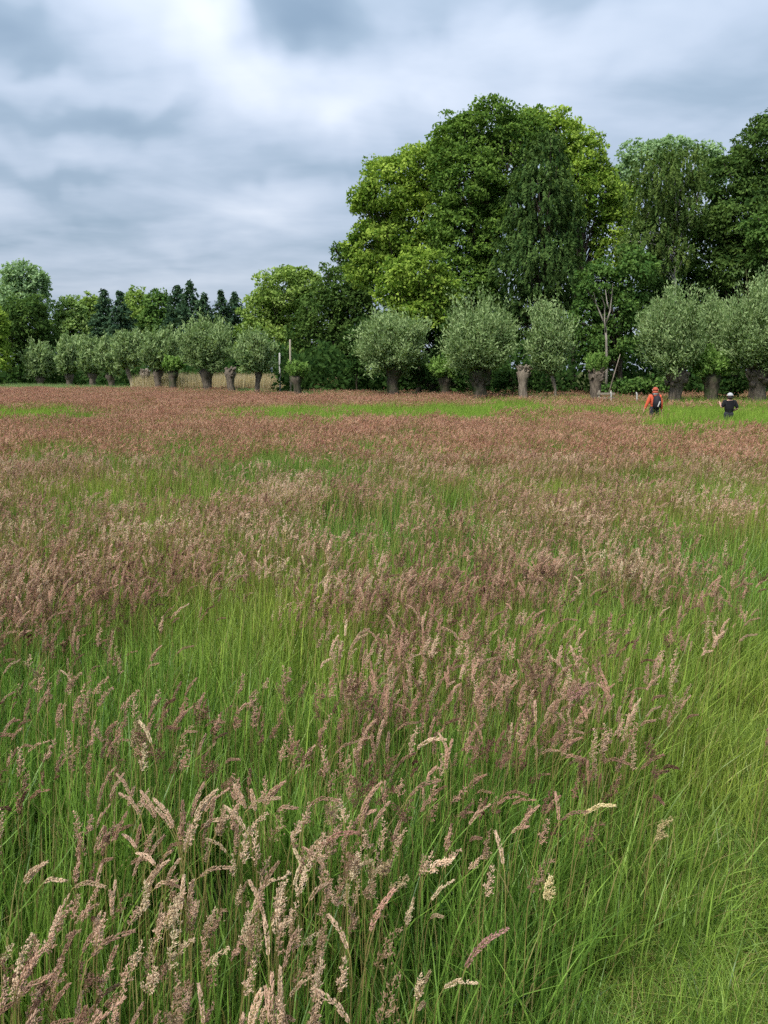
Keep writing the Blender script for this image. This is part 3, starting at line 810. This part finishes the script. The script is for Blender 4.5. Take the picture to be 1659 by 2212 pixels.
X1, Y1 = field(27, 1.0, 5.5); X1b, Y1b = field(15, 5.5, 9)
Xc, Yc = np.concatenate([X1, X1b]), np.concatenate([Y1, Y1b])
scatter('meadow_grass', 'tall green meadow grass blades close to the viewer', 'grass', *tufts(Xc, Yc, 7), near_p)
X2, Y2 = field(6.5, 8, 20, 1.12, 1.5)
scatter('meadow_grass', 'green grass between the brown flower heads in the middle of the meadow', 'grass', *tufts(X2, Y2, 6, tint0=.12), mid_p)
X3, Y3 = field(1.7, 18, 70, 1.12, 2)
scatter('meadow_grass', 'distant green grass at the far side of the meadow', 'grass', *tufts(X3, Y3, 6, tint0=.12), far_p)

# short messy blades on the trodden path
path_p = [tuft_proto('path_tuft', GM, 200, .22, .10, .26, .0048, spread=.75, wind=.05, segs=4, flop=.8) for _ in range(4)]
Xp, Yp = field(70, 1.2, 6.0, 1.15, .9)
sd = path_dist(Xp, Yp); k = (sd > -.75) & (sd < 1.2)
Xp, Yp = Xp[k], Yp[k]; n = len(Xp)
scatter('path_grass', 'short trodden grass of the path at the right corner by the viewer', 'grass', np.stack([Xp, Yp, np.zeros(n)], 1), np.stack([np.zeros(n), np.zeros(n), rng.uniform(0, 6.283, n)], 1),
        np.stack([rng.uniform(.8, 1.2, n)] * 2 + [rng.uniform(.7, 1.3, n)], 1), rng.integers(0, 4, n), np.clip(rng.normal(.3, .2, n) + .25 * wave(Xp, Yp, 2, 9), 0, 1), path_p)


# ---- flowering heads
def plant_curve(h, head, lean, nod, az_, k=14):
    """stem + head centre line; the head part bends over by `nod`"""
    tot = h + head; s_ = np.linspace(0, tot, k); ds = s_[1]
    th = lean * (s_ / tot) + nod * np.clip((s_ - h * .93) / (head + h * .07), 0, 1) ** 1.2
    dxy = np.cumsum(np.sin(th)) * ds; z = np.cumsum(np.cos(th)) * ds
    return np.stack([dxy * math.cos(az_), dxy * math.sin(az_), z - z[0]], 1), s_


def spikelets(mb, P, D, ln, wd, v, flat, mat):
    N = len(P); D = D / (np.linalg.norm(D, axis=1, keepdims=True) + 1e-9)
    ref = unit(N); a = np.cross(D, ref); a /= np.linalg.norm(a, axis=1, keepdims=True) + 1e-9; b = np.cross(D, a)
    L = np.broadcast_to(ln, (N,))[:, None]; Wd = np.broadcast_to(wd, (N,))[:, None]
    if flat:
        V = np.stack([P, P + D * L * .45 + a * Wd * .5, P + D * L, P + D * L * .45 - a * Wd * .5], 1).reshape(-1, 3)
        mb.add(V, np.arange(4 * N).reshape(N, 4), None, v, mat)
    else:
        m_ = P + D * L * .4
        V = np.stack([P, m_ + a * Wd * .5, m_ - a * Wd * .25 + b * Wd * .43, m_ - a * Wd * .25 - b * Wd * .43, P + D * L], 1).reshape(-1, 3)
        o5 = (np.arange(N) * 5)[:, None]
        T = np.concatenate([o5 + t for t in ([0, 2, 1], [0, 3, 2], [0, 1, 3], [4, 1, 2], [4, 2, 3], [4, 3, 1])])
        mb.add(V, None, T, np.tile(v, 6), mat)


def flower_head(mb, h, head, lean, nod, az_, kind, base=(0, 0, 0), flat=False, dens=1.0, stem_r=.0014, stem=True, sk=1.0, split=None, ss=1.0):
    C, s_ = plant_curve(h, head, lean, nod, az_)
    C = C + np.asarray(base)
    tan = np.gradient(C, axis=0); tan /= np.linalg.norm(tan, axis=1, keepdims=True)
    if stem:
        k = s_ <= h + head * .9
        (split or mb).tube(C[k][:: (2 if flat else 1)], stem_r, 3, mat=1, v=rng.uniform(.2, .9), cap=False)
    at_s = lambda q: np.stack([np.interp(q, s_, C[:, i]) for i in range(3)], 1)
    tn_s = lambda q: np.stack([np.interp(q, s_, tan[:, i]) for i in range(3)], 1)
    v0 = rng.uniform(.12, .92)
    if kind == 'spike':                                      # narrow closed head
        N = int(150 * dens); q = h + head * rng.uniform(0, 1, N); f = (q - h) / head
        r = .0088 * sk * (np.sin(np.clip(f * .93 + .07, 0, 1) * math.pi) ** .55)
        rd = unit(N); T = tn_s(q); rd -= (rd * T).sum(1, keepdims=True) * T; rd /= np.linalg.norm(rd, axis=1, keepdims=True)
        spikelets(mb, at_s(q) + rd * r[:, None] * .6, T * .85 + rd * .38, (.0105 * ss) * rng.uniform(.7, 1.2, N), .0044 * ss, np.clip(v0 + rng.normal(0, .13, N), 0, 1), flat, 0)
    else:                                                    # loose panicle: whorls of side branches with spikelets
        nb = int(20 * dens)
        for j in range(nb):
            f = (j + rng.uniform(0, 1)) / nb
            q = np.array([h + head * f]); p0 = at_s(q)[0]; T = tn_s(q)[0]
            rd = unit(1)[0]; rd -= rd @ T * T; rd /= np.linalg.norm(rd)
            rd = rd + np.array([.22, 0, 0]); bl = head * (.34 * (1 - f) ** .8 + .07) * rng.uniform(.6, 1.2) * (1 if kind == 'panicle' else .55)
            dr = T * 1.05 + rd * .75; dr /= np.linalg.norm(dr)
            N = max(4, int(13 * dens * (1.15 - f))); t = rng.uniform(.12, 1, N)
            pp = p0 + dr * (bl * t)[:, None] + np.array([.12, 0, -.16]) * (bl * t * t)[:, None] + rng.normal(0, .0028 * ss, (N, 3))
            spikelets(mb, pp, np.tile(dr, (N, 1)) + rng.normal(0, .4, (N, 3)) + np.array([.25, 0, 0]), .0092 * ss * rng.uniform(.7, 1.25, N), .0042 * ss, np.clip(v0 + rng.normal(0, .14, N), 0, 1), flat, 0)


def head_mat(name, pairs, trans=.25):
    """flower heads: colour family picked per instance (tint), varied per spikelet (v)"""
    m = bpy.data.materials.new(name); m.use_nodes = True
    T = NT(m.node_tree); m.node_tree.nodes.clear()
    v = T.n('ShaderNodeAttribute', attribute_name='v').outputs['Fac']
    i = T.n('ShaderNodeAttribute', attribute_name='tint', attribute_type='INSTANCER').outputs['Fac']
    a = T.ramp(i, [(p, x) for p, x, _ in pairs]); b = T.ramp(i, [(p, y) for p, _, y in pairs])
    col = T.mix(v, a, b)
    d = T.n('ShaderNodeBsdfDiffuse'); T.put(d.inputs[0], col)
    t = T.n('ShaderNodeBsdfTranslucent'); T.put(t.inputs[0], col)
    mx = T.n('ShaderNodeMixShader'); mx.inputs[0].default_value = trans
    T.t.links.new(d.outputs[0], mx.inputs[1]); T.t.links.new(t.outputs[0], mx.inputs[2])
    o = T.n('ShaderNodeOutputMaterial'); T.t.links.new(mx.outputs[0], o.inputs[0])
    return m


M['head'] = head_mat('flower_head', [(0, (.095, .042, .031), (.48, .265, .185)), (.3, (.16, .082, .053), (.64, .40, .275)), (.65, (.25, .145, .088), (.78, .55, .385)), (1, (.36, .26, .13), (.84, .69, .46))], .32)
M['head_red'] = head_mat('reddish_flower_head', [(0, (.155, .06, .04), (.64, .335, .23)), (.5, (.24, .11, .07), (.74, .445, .30)), (1, (.34, .20, .11), (.80, .54, .36))], .32)
M['stem'] = leaf_mat('flower_stem', (.13, .12, .035), (.30, .24, .09), .2)
HM = [M['head'], M['stem']]


def head_proto(nm, kind, flat, dens, n=1, R=0.0, sk=1.0, stem_r=.0014, mats=None, ss=1.0):
    mb = MB()
    for _ in range(n):
        kd = kind if kind != 'mix' else rng.choice(['spike', 'spike', 'spike', 'narrow', 'narrow', 'panicle'])
        a = rng.uniform(0, 6.283); r_ = R * math.sqrt(rng.uniform(0, 1)) if R else 0
        h = rng.uniform(.56, .76)
        hd = rng.uniform(.08, .125) * (1.15 if kd == 'panicle' else 1.0)
        flower_head(mb, h, hd, rng.uniform(.0, .12), rng.uniform(.1, 1.5) if kd == 'spike' else rng.uniform(.0, .75), rng.normal(0, 1.0) , kd,
                    (math.cos(a) * r_, math.sin(a) * r_, 0), flat, dens, stem_r, True, sk, None, ss)
    return proto(nm, mb.mesh(nm, mats or HM))


near_h = [head_proto('flower_near', k, False, .9, 4, .11, .70, ss=.95) for k in ('spike', 'mix', 'mix', 'mix', 'spike', 'narrow', 'narrow', 'panicle', 'narrow')]
mid_h = [head_proto('flower_mid', 'mix', True, .36, 15, .24, .95, .0022, None, 1.55) for _ in range(6)]
far_h = [head_proto('flower_far', 'mix', True, .16, 50, .9, 1.5, .004, [M['head_red'], M['stem']], 3.4) for _ in range(6)]
mid2_h = [head_proto('flower_mid', 'mix', True, .28, 36, .5, 1.1, .0024, [M['head_red'], M['stem']], 2.3) for _ in range(6)]


def heads(X, Y, np_, per_keep, hs=(.82, 1.1), tint_mu=.4, pw=1.3, wob=.8):
    b = grid_lookup(BROWN, X, Y) * 1.0
    b = np.clip(b + wob * b * wave(X, Y, np.clip(6.0 / 3.0, .2, 3), 21) , 0, 1) ** pw
    sd_ = path_dist(X, Y); b = np.where((sd_ > -.55) & (Y < 6), b * .35, b)
    k_ = rng.uniform(0, 1, len(X)) < b * per_keep
    X, Y = X[k_], Y[k_]; n_ = len(X)
    s_ = rng.uniform(*hs, n_)
    tint = np.clip(tint_mu + .20 * wave(X, Y, 2.3, 33) + rng.normal(0, .18, n_) + .14 * np.clip((2.9 - Y) / .6, 0, 1) * np.clip((.6 - X) / .5, 0, 1), 0, 1)
    return (np.stack([X, Y, np.zeros(n_)], 1), np.stack([np.zeros(n_), rng.normal(0, .06, n_), rng.normal(.0, .7, n_)], 1), np.stack([s_, s_, s_ * rng.uniform(.9, 1.05, n_)], 1), rng.integers(0, np_, n_), tint)


Xh, Yh = field(125, 1.0, 6.5)
scatter('flowering_grass', 'brown and pinkish flowering grass heads close to the viewer', 'grass', *heads(Xh, Yh, 9, 1.0), near_h)
Xh, Yh = field(18, 6.0, 15, 1.12, 1.2)
scatter('flowering_grass', 'pinkish brown flowering grass across the middle of the meadow', 'grass', *heads(Xh, Yh, 6, 1.0, tint_mu=.45, pw=1.5), mid_h)
Xh, Yh = field(5.2, 14, 30, 1.1, 2)
scatter('flowering_grass', 'reddish flowering grass in front of the bright green strip', 'grass', *heads(Xh, Yh, 6, 1.0, tint_mu=.4, pw=1.5, wob=.35), mid2_h)
Xh, Yh = field(2.6, 28, 72, 1.1, 2)
scatter('flowering_grass', 'reddish flowering grass beyond the bright green strip', 'grass', *heads(Xh, Yh, 6, 1.0, tint_mu=.3, pw=1.1, wob=.2), far_h)

# ---- bright green strip across the far meadow
lush_p = [tuft_proto('lush_tuft', [M['lush'], M['lush']], 200, .7, .5, 1.0, .026, spread=.5, wind=.1, segs=2) for _ in range(5)]
LUSH = 1 - BROWN
Xl, Yl = field(4.5, 22, 46, 1.12, 3)
b = np.clip(grid_lookup(LUSH, Xl, Yl) * 2.4 - 1.0 + .55 * wave(Xl, Yl, .45, 51), 0, 1)
k = rng.uniform(0, 1, len(Xl)) < b
Xl, Yl = Xl[k], Yl[k]; n = len(Xl)
hl = rng.uniform(.6, .95, n) * (1 + .14 * wave(Xl, Yl, .8, 5)) + .42 * np.exp(-((Xl - 9.0) / 1.5) ** 2 - ((Yl - 25) / 1.5) ** 2) + .08 * (Xl > 6)
scatter('lush_grass', 'bright green strip of lush plants crossing the far meadow', 'grass', np.stack([Xl, Yl, np.zeros(n)], 1), np.stack([np.zeros(n), np.zeros(n), rng.uniform(0, 6.28, n)], 1),
        np.stack([np.ones(n), np.ones(n), hl], 1), rng.integers(0, 5, n), np.zeros(n), lush_p)

# ---- pale reeds behind the far willows and the rough bank in front of them
M['reed'] = leaf_mat('reed_blade', (.24, .20, .115), (.48, .40, .27), .3)
reed_p = [tuft_proto('reed_tuft', [M['reed'], M['dry']], 90, .8, .5, 1.0, .04, spread=.14, wind=.06, segs=2) for _ in range(4)]
n = 1500
Yr = rng.uniform(72, 84, n); Xr = rng.uniform(-24, -2.5, n) * (Yr / 76)
scatter('reeds', 'pale dry reeds standing behind the far willows and the poles', 'reeds', np.stack([Xr, Yr, np.zeros(n)], 1), np.stack([np.zeros(n), np.zeros(n), rng.uniform(0, 6.28, n)], 1),
        np.stack([np.ones(n), np.ones(n), rng.uniform(1.0, 2.4, n)], 1), rng.integers(0, 4, n), np.zeros(n), reed_p)
M['bank'] = leaf_mat('bank_weed', (.09, .15, .05), (.25, .31, .14), .35)
bank_p = [tuft_proto('bank_tuft', [M['bank'], M['dry']], 80, .6, .4, 1.0, .035, spread=.6, wind=.06, segs=2) for _ in range(4)]
n = 2600
t = rng.uniform(0, 1, n); lx = -46 + t * 70; ly = 94 - (lx + 46) * (94 - 41) / 66.0
Xb = lx + rng.normal(0, 1.2, n); Yb = ly + rng.normal(0, 1.7, n)
scatter('bank_weeds', 'rough green weeds along the feet of the willows', 'weeds', np.stack([Xb, Yb, np.zeros(n)], 1), np.stack([np.zeros(n), np.zeros(n), rng.uniform(0, 6.28, n)], 1),
        np.stack([np.ones(n), np.ones(n), rng.uniform(.55, 1.05, n)], 1), rng.integers(0, 4, n), np.zeros(n), bank_p)


# ================================================================== single flowering stalks that stand out near the viewer
M['stalk_purple'] = leaf_mat('purple_head', (.16, .08, .065), (.48, .28, .23), .2)
M['stalk_pale'] = leaf_mat('buff_head', (.34, .22, .15), (.66, .50, .36), .25)
M['stalk_pink'] = leaf_mat('pinkish_head', (.24, .12, .09), (.55, .34, .26), .25)
M['stalk_straw'] = leaf_mat('straw_head', (.28, .22, .10), (.60, .50, .28), .25)


def stalk(label, px, py, kind, mat, head, lean, nod, az_, z=.74, sk=1.2, dens=1.3):
    u, v = (px - 829.5) / FOC, (1106 - py) / FOC
    depth = (CAM_H - z) * (math.cos(PITCH) + v * math.sin(PITCH)) / (math.sin(PITCH) - v * math.cos(PITCH))
    p = at(px, py, depth)
    C, s_ = plant_curve(z - head * .45, head, lean, nod, az_)
    hm = np.array([np.interp(z, s_, C[:, i]) for i in range(3)])
    b = np.array([p[0] - hm[0], p[1] - hm[1], 0.0])
    root = empty('grass_stalk', b); tag(root, label, 'grass stalk', 'flowering stalks standing out near the viewer')
    hd, st = MB(), MB()
    flower_head(hd, z - head * .45, head, lean, nod, az_, kind, dens=dens, sk=sk * .8, ss=1.0, stem_r=.0017, split=st)
    hd.build('seed_head', [M[mat]], root); st.mt = [np.zeros_like(x) for x in st.mt]; st.mq = [np.zeros_like(x) for x in st.mq]
    st.build('stem', [M['stem']], root)


stalk('long purple spike arching over green blades, alone near the lower middle', 1038, 2035, 'spike', 'stalk_purple', .17, .12, 1.0, .15, .70)
stalk('pale buff spike, the taller of a pair leaning together', 522, 1722, 'spike', 'stalk_pale', .10, -.10, -.35, 0, .74)
stalk('pale buff spike, the shorter of a pair leaning together', 548, 1732, 'spike', 'stalk_pale', .085, .02, -.2, 0, .72)
stalk('small whitish loose head standing alone in green grass above the path edge', 1180, 1925, 'panicle', 'stalk_straw', .085, .02, .2, .3, .60, 1.3)
stalk('whitish loose head with spread spikelets in the green beside the path', 1425, 1790, 'panicle', 'stalk_straw', .11, .1, .7, .2, .55, 1.35)
stalk('upright pinkish spike leaning above the brown clump at the bottom', 818, 1965, 'spike', 'stalk_pink', .15, .12, .5, .1, .76)
stalk('hooked pinkish spike bending over in the middle of the brown clump', 722, 1790, 'spike', 'stalk_pink', .15, .08, 1.5, .1, .76)
stalk('thin straw-coloured spike bowed sideways over plain green grass', 1288, 1728, 'spike', 'stalk_straw', .13, .1, 1.5, .05, .72, .9)
stalk('thick purplish drooping head topping the dense tuft beyond the bowed straw spike', 1245, 1485, 'panicle', 'stalk_purple', .17, .05, 1.3, .2, .78, 1.5, 1.8)
stalk('pinkish white spike bent over flat beside the dense tuft', 925, 1588, 'spike', 'stalk_pale', .14, -.05, 1.7, .1, .74)
stalk('plump pale club-shaped head at the very bottom edge', 548, 2185, 'spike', 'stalk_pale', .10, .05, .3, .3, .80, 1.6)
stalk('cream nodding head above short green grass at the edge of the brown clump', 945, 1855, 'narrow', 'stalk_pale', .10, .08, 1.2, .1, .70, 1.3)

# ================================================================== two walkers seen from behind
M['skin'] = plain_mat('skin', (.50, .30, .22), .6, .08)
M['orange'] = plain_mat('orange_cloth', (.60, .11, .05), .8, .15)
M['black'] = plain_mat('black_cloth', (.012, .012, .014), .85, .3)
M['pack'] = plain_mat('dark_pack_cloth', (.018, .017, .022), .7, .3)
M['trouser'] = plain_mat('dark_trouser_cloth', (.03, .032, .04), .85, .25)
M['cap_white'] = plain_mat('white_cap_cloth', (.42, .42, .42), .8, .08)
M['cap_red'] = plain_mat('orange_red_cap_cloth', (.40, .09, .05), .8, .2)
M['hair'] = plain_mat('dark_hair', (.03, .022, .018), .7, .3)
M['strap'] = plain_mat('pale_strap', (.60, .58, .55), .7, .1)
M['shoe'] = plain_mat('dark_shoe', (.04, .03, .025), .7, .2)


def skinned(name, parent, pts, edges, mat, flat=.78, sub=2):
    """pts: {key: (x, y, z, radius)}; one continuous skin over the joints; first key is the root"""
    keys = list(pts); ix = {k_: i for i, k_ in enumerate(keys)}
    me = bpy.data.meshes.new(name)
    me.from_pydata([pts[k_][:3] for k_ in keys], [(ix[a], ix[b_]) for a, b_ in edges], [])
    me.materials.append(mat)
    o_ = bpy.data.objects.new(name, me); COL.objects.link(o_); o_.parent = parent
    sk_ = o_.modifiers.new('skin', 'SKIN'); sk_.use_smooth_shade = True
    for i, k_ in enumerate(keys):
        r_ = pts[k_][3]; d = me.skin_vertices[0].data[i]
        d.radius = (r_, r_); d.use_root = (i == 0)
    sb = o_.modifiers.new('sub', 'SUBSURF'); sb.levels = sub; sb.render_levels = sub
    o_.scale = (1, flat, 1)
    return o_


def person(label, px, depth, H, arms, turn, top, build):
    b = at(px, 800, depth); b[2] = 0
    root = empty('person', b); root.rotation_euler = (0, 0, turn); tag(root, label, 'person', 'walkers in the far grass')
    h = H
    P = {'pelvis': (0, 0, .53 * h, .082 * h), 'waist': (0, 0, .61 * h, .078 * h), 'chest': (0, 0, .72 * h, .092 * h), 'collar': (0, -.005 * h, .805 * h, .06 * h),
         'neck': (0, 0, .85 * h, .034 * h), 'jaw': (0, .012 * h, .885 * h, .05 * h), 'head': (0, .008 * h, .93 * h, .060 * h), 'crown': (0, 0, .965 * h, .045 * h)}
    E = [('pelvis', 'waist'), ('waist', 'chest'), ('chest', 'collar'), ('collar', 'neck'), ('neck', 'jaw'), ('jaw', 'head'), ('head', 'crown')]
    for s_, sg in (('l', -1), ('r', 1)):
        f = .05 * h * sg
        P |= {s_ + 'hip': (sg * .052 * h, 0, .49 * h, .064 * h), s_ + 'knee': (sg * .055 * h, .01 * h + f * .4, .28 * h, .040 * h), s_ + 'calf': (sg * .055 * h, -.005 * h, .2 * h, .036 * h),
              s_ + 'ankle': (sg * .055 * h, -.01 * h - f, .045 * h, .024 * h), s_ + 'toe': (sg * .06 * h, .09 * h - f, .02 * h, .022 * h)}
        E += [('pelvis', s_ + 'hip'), (s_ + 'hip', s_ + 'knee'), (s_ + 'knee', s_ + 'calf'), (s_ + 'calf', s_ + 'ankle'), (s_ + 'ankle', s_ + 'toe')]
        (ex, ey, ez), (wx, wy, wz) = arms[s_]
        el_, wr = np.array([ex, ey, ez]) * h, np.array([wx, wy, wz]) * h
        d = (wr - el_) / np.linalg.norm(wr - el_)
        P |= {s_ + 'shoulder': (sg * .105 * h, 0, .795 * h, .046 * h), s_ + 'elbow': (*el_, .030 * h), s_ + 'wrist': (*wr, .019 * h), s_ + 'palm': (*(wr + d * .035 * h), .020 * h)}
        E += [('collar', s_ + 'shoulder'), (s_ + 'shoulder', s_ + 'elbow'), (s_ + 'elbow', s_ + 'wrist'), (s_ + 'wrist', s_ + 'palm')]
        side = np.array([0, 1.0, 0]) - d[1] * d; side /= np.linalg.norm(side)
        for q, (o_, l_) in enumerate(((-.018, .034), (-.006, .042), (.006, .040), (.018, .032))):
            a_ = wr + d * .05 * h + side * o_ * h; c_ = a_ + d * l_ * .6 * h; e_ = c_ + (d * .8 + np.array([-sg * .5, 0, 0])) * l_ * .45 * h
            P |= {f'{s_}f{q}a': (*a_, .0058 * h), f'{s_}f{q}b': (*c_, .0052 * h), f'{s_}f{q}c': (*e_, .0045 * h)}
            E += [(s_ + 'palm', f'{s_}f{q}a'), (f'{s_}f{q}a', f'{s_}f{q}b'), (f'{s_}f{q}b', f'{s_}f{q}c')]
        t0 = wr + d * .02 * h + side * .022 * h; t1 = t0 + (d + side) * .018 * h; t2 = t1 + d * .018 * h
        P |= {s_ + 'ta': (*t1, .0065 * h), s_ + 'tb': (*t2, .0052 * h)}
        E += [(s_ + 'wrist', s_ + 'ta'), (s_ + 'ta', s_ + 'tb')]
    under = ('pelvis', 'waist', 'chest', 'collar', 'lshoulder', 'rshoulder', 'lhip', 'rhip', 'lknee', 'rknee', 'lcalf', 'rcalf')
    skinned('body', root, {k_: (*q[:3], q[3] * (.66 if k_ in under else 1)) for k_, q in P.items()}, E, M['skin'])
    cl = lambda ks, k_: {a: (*P[a][:3], P[a][3] * k_.get(a, 1.16)) for a in ks}
    ks = ['chest', 'waist', 'pelvis', 'collar', 'lshoulder', 'rshoulder', 'lelbow', 'relbow'] + (['lwrist', 'rwrist'] if build == 'jacket' else [])
    ee = [(a, b_) for a, b_ in E if a in ks and b_ in ks]
    pj = cl(ks, {'chest': 1.15, 'collar': 1.1, 'pelvis': 1.2, 'waist': 1.22, 'lshoulder': 1.15, 'rshoulder': 1.15, 'lelbow': 1.3, 'relbow': 1.3, 'lwrist': 1.35, 'rwrist': 1.35})
    skinned('jacket' if build == 'jacket' else 'shirt', root, pj, ee, M[top])
    ks = ['pelvis', 'waist', 'lhip', 'rhip', 'lknee', 'rknee', 'lcalf', 'rcalf', 'lankle', 'rankle']
    skinned('trousers', root, cl(ks, {'pelvis': 1.12, 'waist': 1.05, 'lankle': 1.5, 'rankle': 1.5, 'lcalf': 1.3, 'rcalf': 1.3}), [(a, b_) for a, b_ in E if a in ks and b_ in ks], M['trouser'])
    for sg, s_ in ((-1, 'l'), (1, 'r')):
        a_, t_ = P[s_ + 'ankle'], P[s_ + 'toe']
        MB().tube([[a_[0], a_[1] - .02 * h, .03 * h], [a_[0], a_[1] + .02 * h, .032 * h], [t_[0], t_[1] - .01 * h, .026 * h], [t_[0], t_[1] + .025 * h, .02 * h]], [.026 * h, .03 * h, .027 * h, .014 * h], 8).build('shoe', M['shoe'], root, True)
    for sg in (-1, 1):
        MB().tube([[sg * .058 * h, .0, .915 * h], [sg * .067 * h, -.004 * h, .925 * h], [sg * .062 * h, 0, .94 * h]], [.008 * h, .013 * h, .008 * h], 6).build('ear', M['skin'], root, True)
    return root, h


def dome(mb, c_, r_, z0, z1, n=12, rings=5, mat=0):
    path = []; rad = []
    for k_ in range(rings + 1):
        a_ = z0 + (z1 - z0) * k_ / rings
        path.append([c_[0], c_[1], c_[2] + r_[1] * math.sin(a_)]); rad.append(max(.002, r_[0] * math.cos(a_)))
    mb.tube(path, rad, n, mat=mat)


# walker in orange
root, h = person('walker in an orange jacket and orange-red cap carrying a dark backpack', 1419, 29.0, 1.70,
                 {'l': ((-.165, -.01, .64), (-.215, .02, .50)), 'r': ((.155, .0, .64), (.175, .05, .50))}, .05, 'orange', 'jacket')
mb = MB(); dome(mb, (0, 0, .875 * h), (.066 * h, .055 * h), -.2, .9, 12, 4); mb.build('hair', M['cap_red'], root, True)
mb = MB(); dome(mb, (0, .003 * h, .928 * h), (.063 * h, .066 * h), -.05, 1.5, 14, 6); mb.box([0, .085 * h, .93 * h], [.06 * h, .05 * h, .008 * h]); mb.build('cap', M['cap_red'], root, True)
mb = MB(); mb.tube([[0, -.005 * h, .828 * h], [0, 0, .85 * h], [0, 0, .862 * h]], [.062 * h, .05 * h, .046 * h], 12); mb.build('collar', M['strap'], root, True)
mb = MB()
mb.tube([[0, -.115 * h, .535 * h], [0, -.125 * h, .56 * h], [0, -.13 * h, .66 * h], [0, -.12 * h, .76 * h], [0, -.10 * h, .80 * h]], [.055 * h, .085 * h, .092 * h, .08 * h, .045 * h], 12, jitter=.02)
pk = mb.build('backpack', M['pack'], root, True)
MB().box([.005 * h, -.226 * h, .635 * h], [.02 * h, .012 * h, .12 * h], rot=np.array([[.94, 0, .34], [0, 1, 0], [-.34, 0, .94]])).build('strap', M['strap'], pk)
for sg in (-1, 1):
    MB().tube([[sg * .06 * h, -.09 * h, .79 * h], [sg * .065 * h, -.01 * h, .845 * h], [sg * .07 * h, .075 * h, .78 * h], [sg * .075 * h, .06 * h, .64 * h]], .013 * h, 6).build('shoulder_strap', M['pack'], root, True)

# walker in black
root, h = person('walker in a black shirt with a white cap, nearer to the picture edge', 1582, 26.8, 1.555,
                 {'l': ((-.165, -.02, .665), (-.175, .10, .75)), 'r': ((.185, -.02, .645), (.13, .10, .60))}, -.06, 'black', 'shirt')
mb = MB(); dome(mb, (0, 0, .885 * h), (.066 * h, .05 * h), -.7, .9, 12, 5); mb.build('hair', M['hair'], root, True)
mb = MB(); dome(mb, (0, .003 * h, .925 * h), (.066 * h, .070 * h), -.05, 1.5, 14, 6); mb.box([0, .09 * h, .93 * h], [.06 * h, .05 * h, .008 * h]); mb.build('cap', M['cap_white'], root, True)
